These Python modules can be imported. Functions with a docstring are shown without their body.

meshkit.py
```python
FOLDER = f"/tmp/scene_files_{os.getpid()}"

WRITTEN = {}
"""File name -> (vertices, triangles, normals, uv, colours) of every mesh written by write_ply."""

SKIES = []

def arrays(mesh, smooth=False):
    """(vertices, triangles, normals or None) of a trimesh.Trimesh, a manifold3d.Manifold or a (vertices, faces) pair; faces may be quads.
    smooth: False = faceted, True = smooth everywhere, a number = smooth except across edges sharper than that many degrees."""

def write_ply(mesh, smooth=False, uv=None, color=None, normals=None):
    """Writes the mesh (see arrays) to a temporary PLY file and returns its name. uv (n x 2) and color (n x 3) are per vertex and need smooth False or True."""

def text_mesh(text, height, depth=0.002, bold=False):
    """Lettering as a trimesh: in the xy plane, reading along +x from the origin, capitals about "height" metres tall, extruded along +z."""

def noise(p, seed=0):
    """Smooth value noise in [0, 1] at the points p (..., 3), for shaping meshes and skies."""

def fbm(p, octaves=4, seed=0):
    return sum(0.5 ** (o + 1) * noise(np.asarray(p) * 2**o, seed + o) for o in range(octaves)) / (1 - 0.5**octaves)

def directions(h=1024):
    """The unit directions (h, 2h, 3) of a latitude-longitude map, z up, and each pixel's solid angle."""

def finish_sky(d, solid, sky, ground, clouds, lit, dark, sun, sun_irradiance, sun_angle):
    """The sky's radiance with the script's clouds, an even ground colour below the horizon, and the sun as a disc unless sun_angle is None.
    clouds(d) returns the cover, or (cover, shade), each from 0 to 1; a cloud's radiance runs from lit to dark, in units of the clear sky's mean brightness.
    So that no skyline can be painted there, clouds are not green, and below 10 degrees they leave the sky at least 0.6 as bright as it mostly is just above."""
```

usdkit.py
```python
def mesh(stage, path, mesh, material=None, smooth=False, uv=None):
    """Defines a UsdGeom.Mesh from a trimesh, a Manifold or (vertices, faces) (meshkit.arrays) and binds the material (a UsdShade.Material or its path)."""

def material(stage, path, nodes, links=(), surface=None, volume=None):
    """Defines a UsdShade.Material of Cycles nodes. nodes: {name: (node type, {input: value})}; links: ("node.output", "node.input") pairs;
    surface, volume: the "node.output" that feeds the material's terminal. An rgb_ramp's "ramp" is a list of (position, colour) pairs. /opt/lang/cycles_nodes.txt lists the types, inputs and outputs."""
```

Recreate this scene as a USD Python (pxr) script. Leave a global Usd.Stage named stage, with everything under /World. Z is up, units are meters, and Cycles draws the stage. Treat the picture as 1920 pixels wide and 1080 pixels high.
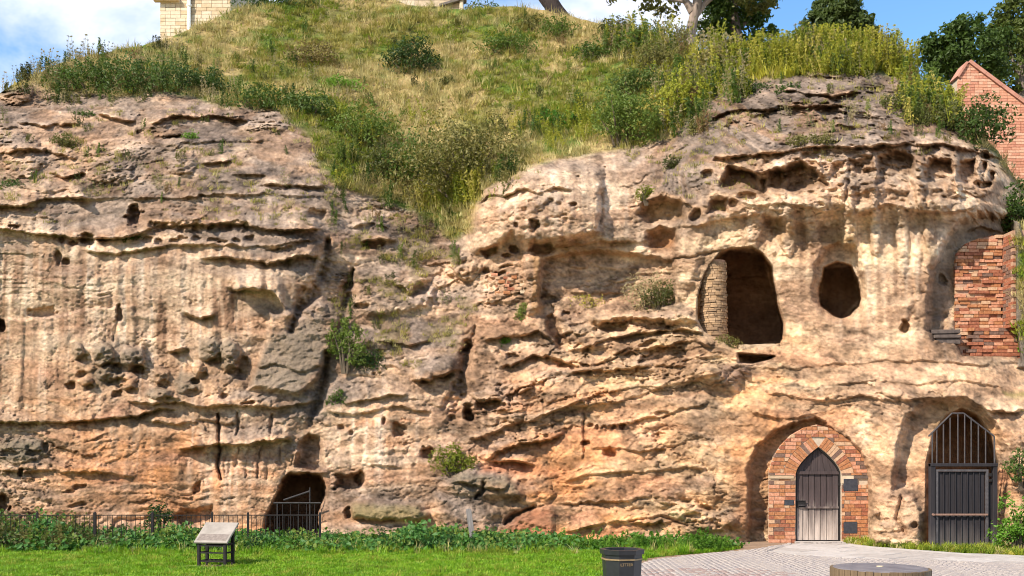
import math
import numpy as np
import trimesh
import usdkit
import meshkit
from pxr import Gf, Sdf, Usd, UsdGeom, UsdLux, UsdShade, Vt
from scipy.interpolate import RBFInterpolator, RegularGridInterpolator
from scipy.ndimage import gaussian_filter, gaussian_filter1d, map_coordinates, zoom
from scipy.spatial import cKDTree
from shapely.geometry import Polygon, box as sbox
from shapely import affinity

stage = Usd.Stage.CreateInMemory()
UsdGeom.SetStageUpAxis(stage, 'Z')
UsdGeom.SetStageMetersPerUnit(stage, 1.0)
UsdGeom.Xform.Define(stage, '/World')
UsdGeom.Scope.Define(stage, '/World/Looks')

# ------------------------------------------------------------------ camera, sky, sun
EYE = 1.73                    # eye height; level camera, shifted lens
HOR, FPX = 866.0, 1920.0      # horizon row and focal length in pixels of the photograph
cam = UsdGeom.Camera.Define(stage, '/World/camera')
cam.CreateHorizontalApertureAttr(36.0)
cam.CreateVerticalApertureAttr(20.25)
cam.CreateFocalLengthAttr(36.0)
cam.CreateVerticalApertureOffsetAttr((HOR - 540.0) / 1920.0 * 36.0)
cam.CreateClippingRangeAttr(Gf.Vec2f(0.1, 2000.0))
cam.AddTranslateOp().Set(Gf.Vec3d(0, 0, EYE))
cam.AddRotateXOp().Set(90.0)
cam.CreateExposureAttr(EXPOSURE := 0.84)

SUN_EL, SUN_AZ = math.radians(41), math.radians(50)     # azimuth: from straight behind the camera towards the left
SUN = np.array([-math.sin(SUN_AZ) * math.cos(SUN_EL), -math.cos(SUN_AZ) * math.cos(SUN_EL), math.sin(SUN_EL)])
sun = UsdLux.DistantLight.Define(stage, '/World/sun')
sun.CreateNormalizeAttr(True)
sun.CreateIntensityAttr(1.2)
sun.CreateAngleAttr(0.6)
sun.CreateColorAttr(Gf.Vec3f(1.0, 0.925, 0.82))
_z = SUN
_x = np.cross([0, 0, 1.0], _z); _x /= np.linalg.norm(_x)
_y = np.cross(_z, _x)
sun.AddTransformOp().Set(Gf.Matrix4d(*_x, 0, *_y, 0, *_z, 0, 0, 0, 0, 1))

sky = UsdLux.DomeLight.Define(stage, '/World/sky')
sky.GetPrim().SetCustomDataByKey('kind', 'structure')
sky_mat = usdkit.material(stage, '/World/Looks/sky', {
    'tc': ('texture_coordinate', {}),
    'map': ('mapping', {'scale': (1.0, 1.0, 1.9), 'location': (4.52, 0.1, 1.62)}),
    'n': ('noise_texture', {'scale': 2.7, 'detail': 7.0, 'roughness': 0.56, 'distortion': 0.25}),
    'r': ('rgb_ramp', {'ramp': [(0.0, (0, 0, 0)), (0.50, (0, 0, 0)), (0.63, (1, 1, 1)), (1.0, (1, 1, 1))]}),
    'n2': ('noise_texture', {'scale': 7.0, 'detail': 5.0, 'roughness': 0.6}),
    'cl': ('rgb_ramp', {'ramp': [(0.3, (4.2, 4.5, 5.3)), (0.7, (6.2, 6.3, 6.7))]}),
    'sky': ('sky_texture', {'sky_type': 'single_scattering', 'sun_disc': False, 'sun_elevation': SUN_EL,
                            'sun_rotation': math.atan2(SUN[0], SUN[1]), 'air_density': 1.25, 'aerosol_density': 0.55, 'ozone_density': 2.5}),
    'hs': ('hsv', {'saturation': 1.22, 'value': 1.1, 'fac': 1.0, 'hue': 0.503}),
    'mix': ('mix', {'mix_type': 'mix'}),
    'bg': ('background_shader', {'strength': 0.124}),
}, [('tc.generated', 'map.vector'), ('map.vector', 'n.vector'), ('n.fac', 'r.fac'), ('tc.generated', 'n2.vector'), ('n2.fac', 'cl.fac'),
    ('r.color', 'mix.fac'), ('sky.color', 'hs.color'), ('hs.color', 'mix.color1'), ('cl.color', 'mix.color2'), ('mix.color', 'bg.color')], surface='bg.background')
UsdShade.MaterialBindingAPI.Apply(sky.GetPrim()).Bind(sky_mat)

# ------------------------------------------------------------------ helpers
used = {}

def path_of(name, parent=None):
    base = str(parent.GetPath()) if parent is not None else '/World'
    k = used.get((base, name), 0)
    used[(base, name)] = k + 1
    return f'{base}/{name}' if k == 0 else f'{base}/{name}_{k:03d}'

def tag(p, label=None, cat=None, group=None, kind=None):
    for k, v in (('label', label), ('category', cat), ('group', group), ('kind', kind)):
        if v:
            p.SetCustomDataByKey(k, v)
    return p

def thing(name, label, cat, loc=(0, 0, 0), rz=0.0, group=None, kind=None):
    x = UsdGeom.Xform.Define(stage, path_of(name))
    x.AddTranslateOp().Set(Gf.Vec3d(*map(float, loc)))
    if rz:
        x.AddRotateZOp().Set(math.degrees(rz))
    return tag(x.GetPrim(), label, cat, group, kind)

def obj(name, mesh, mat, parent=None, smooth=False, label=None):
    m = usdkit.mesh(stage, path_of(name, parent), mesh, MAT[mat] if isinstance(mat, str) else mat, smooth=smooth)
    if label:
        m.GetPrim().SetCustomDataByKey('label', label)
    return m.GetPrim()

def raw_mesh(path, v, f, n, mat, color=None):
    m = UsdGeom.Mesh.Define(stage, path)
    m.CreatePointsAttr(Vt.Vec3fArray.FromNumpy(np.ascontiguousarray(v, np.float32)))
    m.CreateFaceVertexCountsAttr(Vt.IntArray.FromNumpy(np.full(len(f), f.shape[1], np.int32)))
    m.CreateFaceVertexIndicesAttr(Vt.IntArray.FromNumpy(np.ascontiguousarray(f, np.int32).ravel()))
    m.CreateSubdivisionSchemeAttr('none')
    if n is not None:
        m.CreateNormalsAttr(Vt.Vec3fArray.FromNumpy(np.ascontiguousarray(n, np.float32)))
        m.SetNormalsInterpolation('vertex')
    if color is not None:
        UsdGeom.PrimvarsAPI(m).CreatePrimvar('tint', Sdf.ValueTypeNames.Color3fArray, 'vertex').Set(Vt.Vec3fArray.FromNumpy(np.ascontiguousarray(color, np.float32)))
    UsdShade.MaterialBindingAPI.Apply(m.GetPrim()).Bind(MAT[mat])
    return m.GetPrim()

def bx(x0, x1, y0, y1, z0, z1):
    m = trimesh.creation.box([x1 - x0, y1 - y0, z1 - z0])
    m.apply_translation([(x0 + x1) / 2, (y0 + y1) / 2, (z0 + z1) / 2])
    return m

def chamfer_box(x0, x1, y0, y1, z0, z1, c=0.004):
    """A box with its front (-y) edges chamfered."""
    v = []
    for y, d in ((y0, c), (y0 + c, 0.0), (y1, 0.0)):
        v += [[x0 + d, y, z0 + d], [x1 - d, y, z0 + d], [x1 - d, y, z1 - d], [x0 + d, y, z1 - d]]
    f = [[0, 1, 2], [0, 2, 3], [8, 10, 9], [8, 11, 10]]
    for a in (0, 4):
        for k in range(4):
            p, q = a + k, a + (k + 1) % 4
            f += [[p, p + 4, q + 4], [p, q + 4, q]]
    return trimesh.Trimesh(v, f, process=False)

def cyl(p, q, r0, r1=None, n=8):
    p, q = np.asarray(p, float), np.asarray(q, float)
    r1 = r0 if r1 is None else r1
    d = (q - p) / np.linalg.norm(q - p)
    a = np.cross(d, [0, 0, 1.0] if abs(d[2]) < 0.9 else [1.0, 0, 0]); a /= np.linalg.norm(a)
    b = np.cross(d, a)
    t = np.arange(n) / n * 2 * np.pi
    ring = np.cos(t)[:, None] * a + np.sin(t)[:, None] * b
    v = np.vstack([p + ring * r0, q + ring * r1, p[None], q[None]])
    f = []
    for k in range(n):
        j = (k + 1) % n
        f += [[k, n + j, n + k], [k, j, n + j], [2 * n, j, k], [2 * n + 1, n + k, n + j]]
    m = trimesh.Trimesh(v, f, process=False)
    m.fix_normals() if False else None
    return m

def tube(pts, radii, n=7):
    return trimesh.util.concatenate([cyl(pts[k], pts[k + 1], radii[k], radii[k + 1], n) for k in range(len(pts) - 1)])

def prism(poly, y0, y1):
    """A shapely polygon in (x, z) extruded from y0 (front) to y1."""
    m = trimesh.creation.extrude_polygon(poly, y1 - y0, engine='earcut')
    v = m.vertices.copy()
    m.vertices = np.stack([v[:, 0], y1 - v[:, 2], v[:, 1]], 1)
    return m

def at(u, v, D):
    """The point at distance D north of the camera that the photograph shows at (u, v)."""
    return np.array([(u - 960) / FPX * D, D, EYE + (HOR - v) / FPX * D])

def cat(ms):
    return trimesh.util.concatenate(ms)

# ------------------------------------------------------------------ materials
MAT = {}
L = '/World/Looks/'

def grainy(name, c1, c2, scale=6.0, rough=0.85, bump=0.4, dist=0.01, c3=None, stretch=(1, 1, 1), detail=6.0, spec=0.25, coord='object'):
    ramp = [(0.28, c1), (0.72, c2)] if c3 is None else [(0.25, c1), (0.5, c2), (0.75, c3)]
    MAT[name] = usdkit.material(stage, L + name, {
        'tc': ('texture_coordinate', {}), 'oi': ('object_info', {}), 'add': ('vector_math', {'math_type': 'add'}),
        'k': ('vector_math', {'math_type': 'scale', 'scale': 37.0}),
        'm': ('mapping', {'scale': stretch}),
        'n': ('noise_texture', {'scale': scale, 'detail': detail, 'roughness': 0.62}),
        'r': ('rgb_ramp', {'ramp': ramp}),
        'b': ('bump', {'strength': bump, 'distance': dist}),
        'p': ('principled_bsdf', {'roughness': rough, 'specular_ior_level': spec})},
        [('tc.object' if coord == 'object' else 'geo.position', 'm.vector'), ('oi.location', 'k.vector1'), ('m.vector', 'add.vector1'), ('k.vector', 'add.vector2'),
         ('add.vector', 'n.vector'), ('n.fac', 'r.fac'), ('r.color', 'p.base_color'), ('n.fac', 'b.height'), ('b.normal', 'p.normal')], surface='p.BSDF')

def leafy(name, ramp, trans=0.35, rough=0.55):
    """Leaf colours vary leaf by leaf."""
    MAT[name] = usdkit.material(stage, L + name, {
        'g': ('geometry', {}), 'oi': ('object_info', {}), 'a': ('math', {'math_type': 'add'}), 'fr': ('math', {'math_type': 'fraction'}),
        'r': ('rgb_ramp', {'ramp': ramp}),
        'p': ('principled_bsdf', {'roughness': rough, 'specular_ior_level': 0.3}),
        't': ('translucent_bsdf', {}), 'mx': ('mix_closure', {'fac': trans})},
        [('g.random_per_island', 'a.value1'), ('oi.random', 'a.value2'), ('a.value', 'fr.value1'), ('fr.value', 'r.fac'), ('r.color', 'p.base_color'), ('r.color', 't.color'),
         ('p.BSDF', 'mx.closure1'), ('t.BSDF', 'mx.closure2')], surface='mx.closure')

def ground_mat(name, s1, lo, hi, s2, bump, dist):
    MAT[name] = usdkit.material(stage, L + name, {
        'at': ('attribute', {'attribute': 'tint'}), 'geo': ('geometry', {}),
        'n': ('noise_texture', {'scale': s1, 'detail': 9.0, 'roughness': 0.7}),
        'r': ('rgb_ramp', {'ramp': [(0.25, lo), (0.5, (1, 1, 1)), (0.75, hi)]}),
        'mm': ('mix', {'mix_type': 'multiply', 'fac': 0.85}),
        'n2': ('noise_texture', {'scale': s2, 'detail': 6.0, 'roughness': 0.7}),
        'h1': ('math', {'math_type': 'multiply', 'value2': 0.6}),
        'h': ('math', {'math_type': 'add'}),
        'b': ('bump', {'strength': bump, 'distance': dist}),
        'p': ('principled_bsdf', {'roughness': 0.93, 'specular_ior_level': 0.12})},
        [('geo.position', 'n.vector'), ('geo.position', 'n2.vector'), ('n.fac', 'r.fac'), ('at.color', 'mm.color1'), ('r.color', 'mm.color2'), ('mm.color', 'p.base_color'),
         ('n2.fac', 'h1.value1'), ('n.fac', 'h.value1'), ('h1.value', 'h.value2'), ('h.value', 'b.height'), ('b.normal', 'p.normal')], surface='p.BSDF')
ground_mat('rock', 9.0, (.52, .50, .48), (1.36, 1.34, 1.30), 38.0, 1.0, 0.055)
ground_mat('turf', 14.0, (.55, .55, .5), (1.4, 1.4, 1.3), 40.0, 1.0, 0.05)
# ------------------------------------------------------------------ the cliff and the hill: one surface gridded along camera rays
def fb(p, o=4, seed=0):
    return meshkit.fbm(p, o, seed)

# distance north of the camera of the large form, at points seen in the photograph
DEPTH = np.array([
    # foot of the cliff
    (-260, 1008, 24.6), (0, 1004, 24.4), (300, 1004, 24.2), (550, 1005, 23.9), (800, 1006, 23.5), (1000, 1007, 23.2), (1200, 1011, 22.7), (1400, 1015, 22.0), (1540, 1018, 21.6),
    (1700, 1025, 20.7), (1800, 1030, 20.2), (1900, 1032, 19.9), (2180, 1038, 19.5),
    (0, 1060, 24.2), (550, 1060, 23.8), (1000, 1060, 23.0), (1540, 1060, 21.4), (1900, 1060, 19.7), (-260, 1060, 24.5), (2180, 1060, 19.3),
    # left wall
    (-260, 800, 24.9), (0, 800, 24.6), (300, 800, 24.4), (560, 800, 24.2), (0, 620, 24.8), (300, 620, 24.75), (500, 620, 24.5), (-260, 600, 25.2),
    (0, 480, 24.9), (300, 470, 24.7), (560, 470, 24.6), (-260, 470, 25.3), (0, 390, 25.0), (300, 385, 24.9), (560, 390, 25.0), (-260, 380, 25.6),
    (0, 320, 25.9), (300, 310, 25.9), (550, 320, 26.0), (0, 250, 26.7), (300, 250, 26.7), (550, 250, 27.0), (-260, 280, 27.0), (0, 205, 27.4), (300, 190, 27.7), (550, 190, 28.2),
    (100, 120, 29.5), (200, 100, 30.2), (300, 85, 31.3), (430, 30, 33.2), (-260, 240, 28.5), (0, 185, 28.4),
    # gully
    (640, 700, 24.5), (760, 700, 24.4), (850, 720, 24.3), (700, 850, 23.9), (640, 560, 25.2), (740, 600, 25.0), (840, 600, 25.1), (700, 500, 25.5), (820, 500, 25.9), (740, 420, 26.1), (860, 430, 26.6),
    # hill
    (680, 340, 26.7), (820, 350, 27.0), (700, 250, 28.4), (700, 150, 30.6), (700, 60, 33.0), (700, -20, 35.5), (900, 260, 28.0), (900, 150, 30.4), (900, 50, 33.4), (1050, 250, 27.6), (1060, 150, 30.0), (1060, 50, 33.0),
    (1200, 240, 27.0), (1200, 150, 29.2), (1200, 80, 31.5), (560, 60, 33.2), (500, 130, 30.6),
    # block left of the caves and its recess
    (900, 440, 25.1), (900, 380, 25.3), (1000, 400, 24.6), (1000, 330, 25.0), (1110, 400, 24.4), (1110, 320, 24.9), (1200, 300, 25.2), (1190, 400, 24.6), (960, 530, 25.0), (1140, 520, 24.8), (1220, 520, 24.6),
    (1000, 310, 25.4), (1150, 290, 25.6),
    # stepped rocks below
    (960, 600, 24.7), (1140, 600, 24.3), (1250, 620, 23.7), (960, 680, 24.2), (1140, 690, 23.8), (1300, 690, 23.1), (950, 780, 23.9), (1140, 790, 23.3), (1330, 790, 22.5), (950, 900, 23.5), (1140, 900, 23.0), (1330, 900, 22.3),
    # bluff with the caves
    (1270, 480, 23.9), (1290, 400, 23.9), (1330, 560, 23.3), (1500, 400, 23.0), (1500, 550, 22.9), (1500, 660, 22.75), (1640, 400, 22.6), (1640, 550, 22.5), (1640, 660, 22.35), (1760, 400, 22.3), (1760, 600, 22.1), (1850, 400, 22.2), (1880, 600, 22.0),
    (1350, 320, 24.0), (1500, 320, 23.3), (1650, 310, 23.0), (1800, 320, 22.8), (1860, 320, 22.9), (1400, 240, 24.9), (1500, 240, 24.3), (1650, 240, 24.1), (1800, 255, 24.2), (1330, 250, 25.3),
    (1400, 180, 26.3), (1500, 160, 25.6), (1600, 155, 25.6), (1690, 170, 25.8), (1500, 110, 27.0), (1600, 105, 27.0), (1350, 120, 28.6), (1690, 150, 26.4), (1300, 180, 27.6),
    (1480, 740, 22.3), (1650, 740, 21.8), (1800, 700, 21.6), (1900, 740, 21.3), (1540, 820, 21.75), (1700, 850, 21.1), (1900, 860, 20.6), (1400, 850, 22.2),
    # far right, beyond the bluff
    (1925, 640, 23.0), (1925, 440, 24.2), (1960, 560, 24.0), (2180, 560, 25.0), (2180, 800, 22.0), (2000, 760, 21.6), (1915, 350, 25.0), (2180, 500, 26.5), (1880, 285, 25.3),
])
_m = RBFInterpolator(DEPTH[:, :2] / 400.0, DEPTH[:, 2], kernel='linear', smoothing=0.02)
gu, gv = np.linspace(-280, 2200, 156), np.linspace(-80, 1080, 76)
_g = _m(np.stack(np.meshgrid(gu, gv, indexing='ij'), -1).reshape(-1, 2) / 400.0).reshape(len(gu), len(gv))
_g = gaussian_filter(_g, 1.1)
macro = RegularGridInterpolator((gu, gv), _g, bounds_error=False, fill_value=None)

SKYLINE = np.array([(-300, 262), (-120, 225), (-20, 188), (12, 166), (40, 150), (70, 140), (100, 122), (150, 106), (200, 98), (260, 86), (300, 78), (345, 60), (395, 38), (440, 18), (520, 6), (600, -8), (720, -8), (760, 8), (870, 17), (960, 12),
                    (1020, 18), (1060, 28), (1110, 42), (1160, 52), (1220, 66), (1290, 84), (1350, 112), (1400, 124), (1440, 116), (1480, 104), (1520, 98), (1600, 98), (1660, 106), (1700, 135), (1740, 178), (1800, 225), (1850, 262), (1872, 285), (1900, 330), (1940, 380), (2050, 430), (2200, 470)], float)
cols = np.concatenate([np.linspace(-280, -12, 60, endpoint=False), np.linspace(-12, 1932, 960), np.linspace(1932, 2190, 61)[1:]])
NU, NV = len(cols), 640
vtop = np.interp(cols, SKYLINE[:, 0], SKYLINE[:, 1]) + 5 * (fb(np.stack([cols / 22, 0 * cols, 0 * cols], -1), 3, 5) - 0.5)
tt = np.linspace(0, 1, NV)
U = np.repeat(cols[:, None], NV, 1)
V = vtop[:, None] + (1062 - vtop[:, None]) * tt[None, :]
D0 = macro(np.stack([U, V], -1).reshape(-1, 2)).reshape(NU, NV)

def world(D, U=None, V=None):
    U_, V_ = (globals()['U'] if U is None else U), (globals()['V'] if V is None else V)
    return np.stack([(U_ - 960) / FPX * D, D, EYE + (HOR - V_) / FPX * D], -1)

P0 = world(D0)
X, Z = P0[..., 0], P0[..., 2]

# wandering of outlines, so that no hand-drawn edge stays smooth
def warp(seed):
    q = np.stack([U / 46, V / 46, 0 * U + 3.1], -1)
    q2 = np.stack([U / 13, V / 13, 0 * U + 1.7], -1)
    q3 = np.stack([U / 5.5, V / 5.5, 0 * U + .7], -1)
    return 11 * (fb(q, 2, seed) - 0.5) + 7 * (fb(q2, 2, seed + 9) - 0.5) + 3.6 * (meshkit.noise(q3, seed + 17) - 0.5)
WU, WV = U + warp(11), V + warp(29)

def sstep(a, b, x):
    t = np.clip((x - a) / (b - a), 0, 1)
    return t * t * (3 - 2 * t)

def near(u0, u1, v0, v1, pad):
    """Index block of the columns in the box (rows differ per column, so all rows that could matter)."""
    i0, i1 = np.searchsorted(cols, [u0 - pad, u1 + pad])
    if i1 <= i0:
        return None
    lo, hi = v0 - pad, v1 + pad
    j0 = int(np.clip(np.floor(np.min((lo - vtop[i0:i1]) / (1062 - vtop[i0:i1])) * (NV - 1)), 0, NV - 1))
    j1 = int(np.clip(np.ceil(np.max((hi - vtop[i0:i1]) / (1062 - vtop[i0:i1])) * (NV - 1)), 0, NV - 1)) + 1
    return slice(i0, i1), slice(j0, j1)

def sdf(poly, pad, warped=True):
    """Signed distance in photo pixels (positive inside) to a polygon, over the block around it."""
    poly = np.asarray(poly, float)
    s = near(poly[:, 0].min(), poly[:, 0].max(), poly[:, 1].min(), poly[:, 1].max(), pad)
    wf = float(warped)
    x, y = U[s] + wf * (WU[s] - U[s]), V[s] + wf * (WV[s] - V[s])
    d2, inside = np.full(x.shape, 1e9), np.zeros(x.shape, bool)
    for a, b in zip(poly, np.roll(poly, -1, 0)):
        e = b - a
        t = np.clip(((x - a[0]) * e[0] + (y - a[1]) * e[1]) / max(e @ e, 1e-9), 0, 1)
        d2 = np.minimum(d2, (x - a[0] - t * e[0]) ** 2 + (y - a[1] - t * e[1]) ** 2)
        if a[1] != b[1]:
            c = ((a[1] > y) != (b[1] > y)) & (x < (b[0] - a[0]) * (y - a[1]) / (b[1] - a[1]) + a[0])
            inside ^= c
    return s, np.where(inside, 1, -1) * np.sqrt(d2)

def line_d(pts, pad):
    pts = np.asarray(pts, float)
    s = near(pts[:, 0].min(), pts[:, 0].max(), pts[:, 1].min(), pts[:, 1].max(), pad)
    x, y = WU[s], WV[s]
    d2, along = np.full(x.shape, 1e9), np.zeros(x.shape)
    n = len(pts) - 1
    for k in range(n):
        a, b = pts[k], pts[k + 1]
        e = b - a
        t = np.clip(((x - a[0]) * e[0] + (y - a[1]) * e[1]) / max(e @ e, 1e-9), 0, 1)
        q = (x - a[0] - t * e[0]) ** 2 + (y - a[1] - t * e[1]) ** 2
        along = np.where(q < d2, (k + t) / n, along)
        d2 = np.minimum(d2, q)
    return s, np.sqrt(d2), along

disp = np.zeros((NU, NV))        # towards the camera, metres
deep = np.zeros((NU, NV))        # dug away after everything else

def ledge(pts, amt, h=40, under=0.0, uh=18, soft=2.5):
    """A lip along a line: rock stands out above it and fades upwards, is hollowed below it."""
    pts = np.asarray(pts, float)
    s = near(pts[0, 0], pts[-1, 0], pts[:, 1].min(), pts[:, 1].max(), max(h, uh) * 2.6)
    x, y = WU[s], WV[s]
    g = np.interp(x, pts[:, 0], pts[:, 1]) - y
    L_ = pts[-1, 0] - pts[0, 0]
    fade = sstep(0, min(26, L_ * 0.3), x - pts[0, 0]) * sstep(0, min(26, L_ * 0.3), pts[-1, 0] - x)
    up = sstep(-soft, soft, g)
    lk = int(abs(pts[0, 0] * 7 + pts[0, 1] * 13)) % 997
    fade = fade * np.clip(0.15 + 1.7 * (meshkit.noise(np.stack([x / 30.0, y / 60.0, 0 * x + lk], -1), lk) * 0.6 + 0.4 * meshkit.noise(np.stack([x / 11.0, y / 30.0, 0 * x + lk], -1), lk + 1)), 0.1, 1.35) if L_ > 90 else fade
    sc_ = meshkit.noise(np.stack([x / 17.0, 0 * x, 0 * x + lk], -1), lk + 3)
    g = g + (6.0 * (sc_ - .5) + 5.0 * np.abs(meshkit.noise(np.stack([x / 9.0, 0 * x, 0 * x + lk], -1), lk + 4) - .5)) * (L_ > 60)
    disp[s] += fade * (amt * up * np.exp(-(np.maximum(g, 0) / h) ** 1.5) - under * (1 - up) * np.exp(-np.maximum(-g, 0) / uh))

def crack(pts, w, depth):
    s, d, a = line_d(pts, w * 3)
    if w >= 5:
        depth = .82 * depth * np.clip(.55 + 3.0 * (n1[s] + .6 * n3[s]), .1, 1.3)
    disp[s] -= depth * np.exp(-(d / (w * (0.5 + 0.5 * np.sin(np.pi * np.clip(a, 0.02, 0.98))))) ** 2)

def hole(cu, cv, ru, rv, depth, p=2.5, rot=0.0, soft=0.35):
    s = near(cu - ru * 1.4, cu + ru * 1.4, cv - rv * 1.4, cv + rv * 1.4, 6)
    x, y = WU[s] - cu, WV[s] - cv
    c, sn = math.cos(rot), math.sin(rot)
    x, y = x * c + y * sn, -x * sn + y * c
    r = (np.abs(x / ru) ** p + np.abs(y / rv) ** p) ** (1 / p)
    if max(ru, rv) > 7 and depth > .12:
        r = r * (1 + (1.1 * n3[s] + .5 * n1[s]) * (.35 if p == 2.4 else 1))
    disp[s] -= depth * sstep(1 + soft * 0.5, 1 - soft, r)

def bump_(cu, cv, ru, rv, amt, rot=0.0, q=0.5):
    s = near(cu - ru, cu + ru, cv - max(ru, rv), cv + max(ru, rv), 4)
    x, y = WU[s] - cu, WV[s] - cv
    c, sn = math.cos(rot), math.sin(rot)
    x, y = x * c + y * sn, -x * sn + y * c
    r2 = (x / ru) ** 2 + (y / rv) ** 2
    r2 = r2 * (1 + 1.6 * n3[s] + 1.4 * n1[s]) + 0.35 * np.abs(n3[s])
    disp[s] += amt * np.clip(1 - r2, 0, 1) ** q * (0.8 + 1.2 * n3[s])

def slab(poly, amt, soft=5, warped=True):
    s, d = sdf(poly, soft * 2, warped)
    disp[s] += amt * sstep(-soft, soft, d)

def dig(poly, depth, soft=6, rim=0.0, rim_w=26, warped=True):
    """An opening of its own depth, with a rounded rim."""
    s, d = sdf(poly, rim_w * 2.5, warped)
    deep[s] = np.maximum(deep[s], depth * sstep(-soft, soft, d) ** 1.0 + rim * np.exp(-np.maximum(-d, 0) / rim_w) * (d < 0) + rim * (d >= 0))

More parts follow.
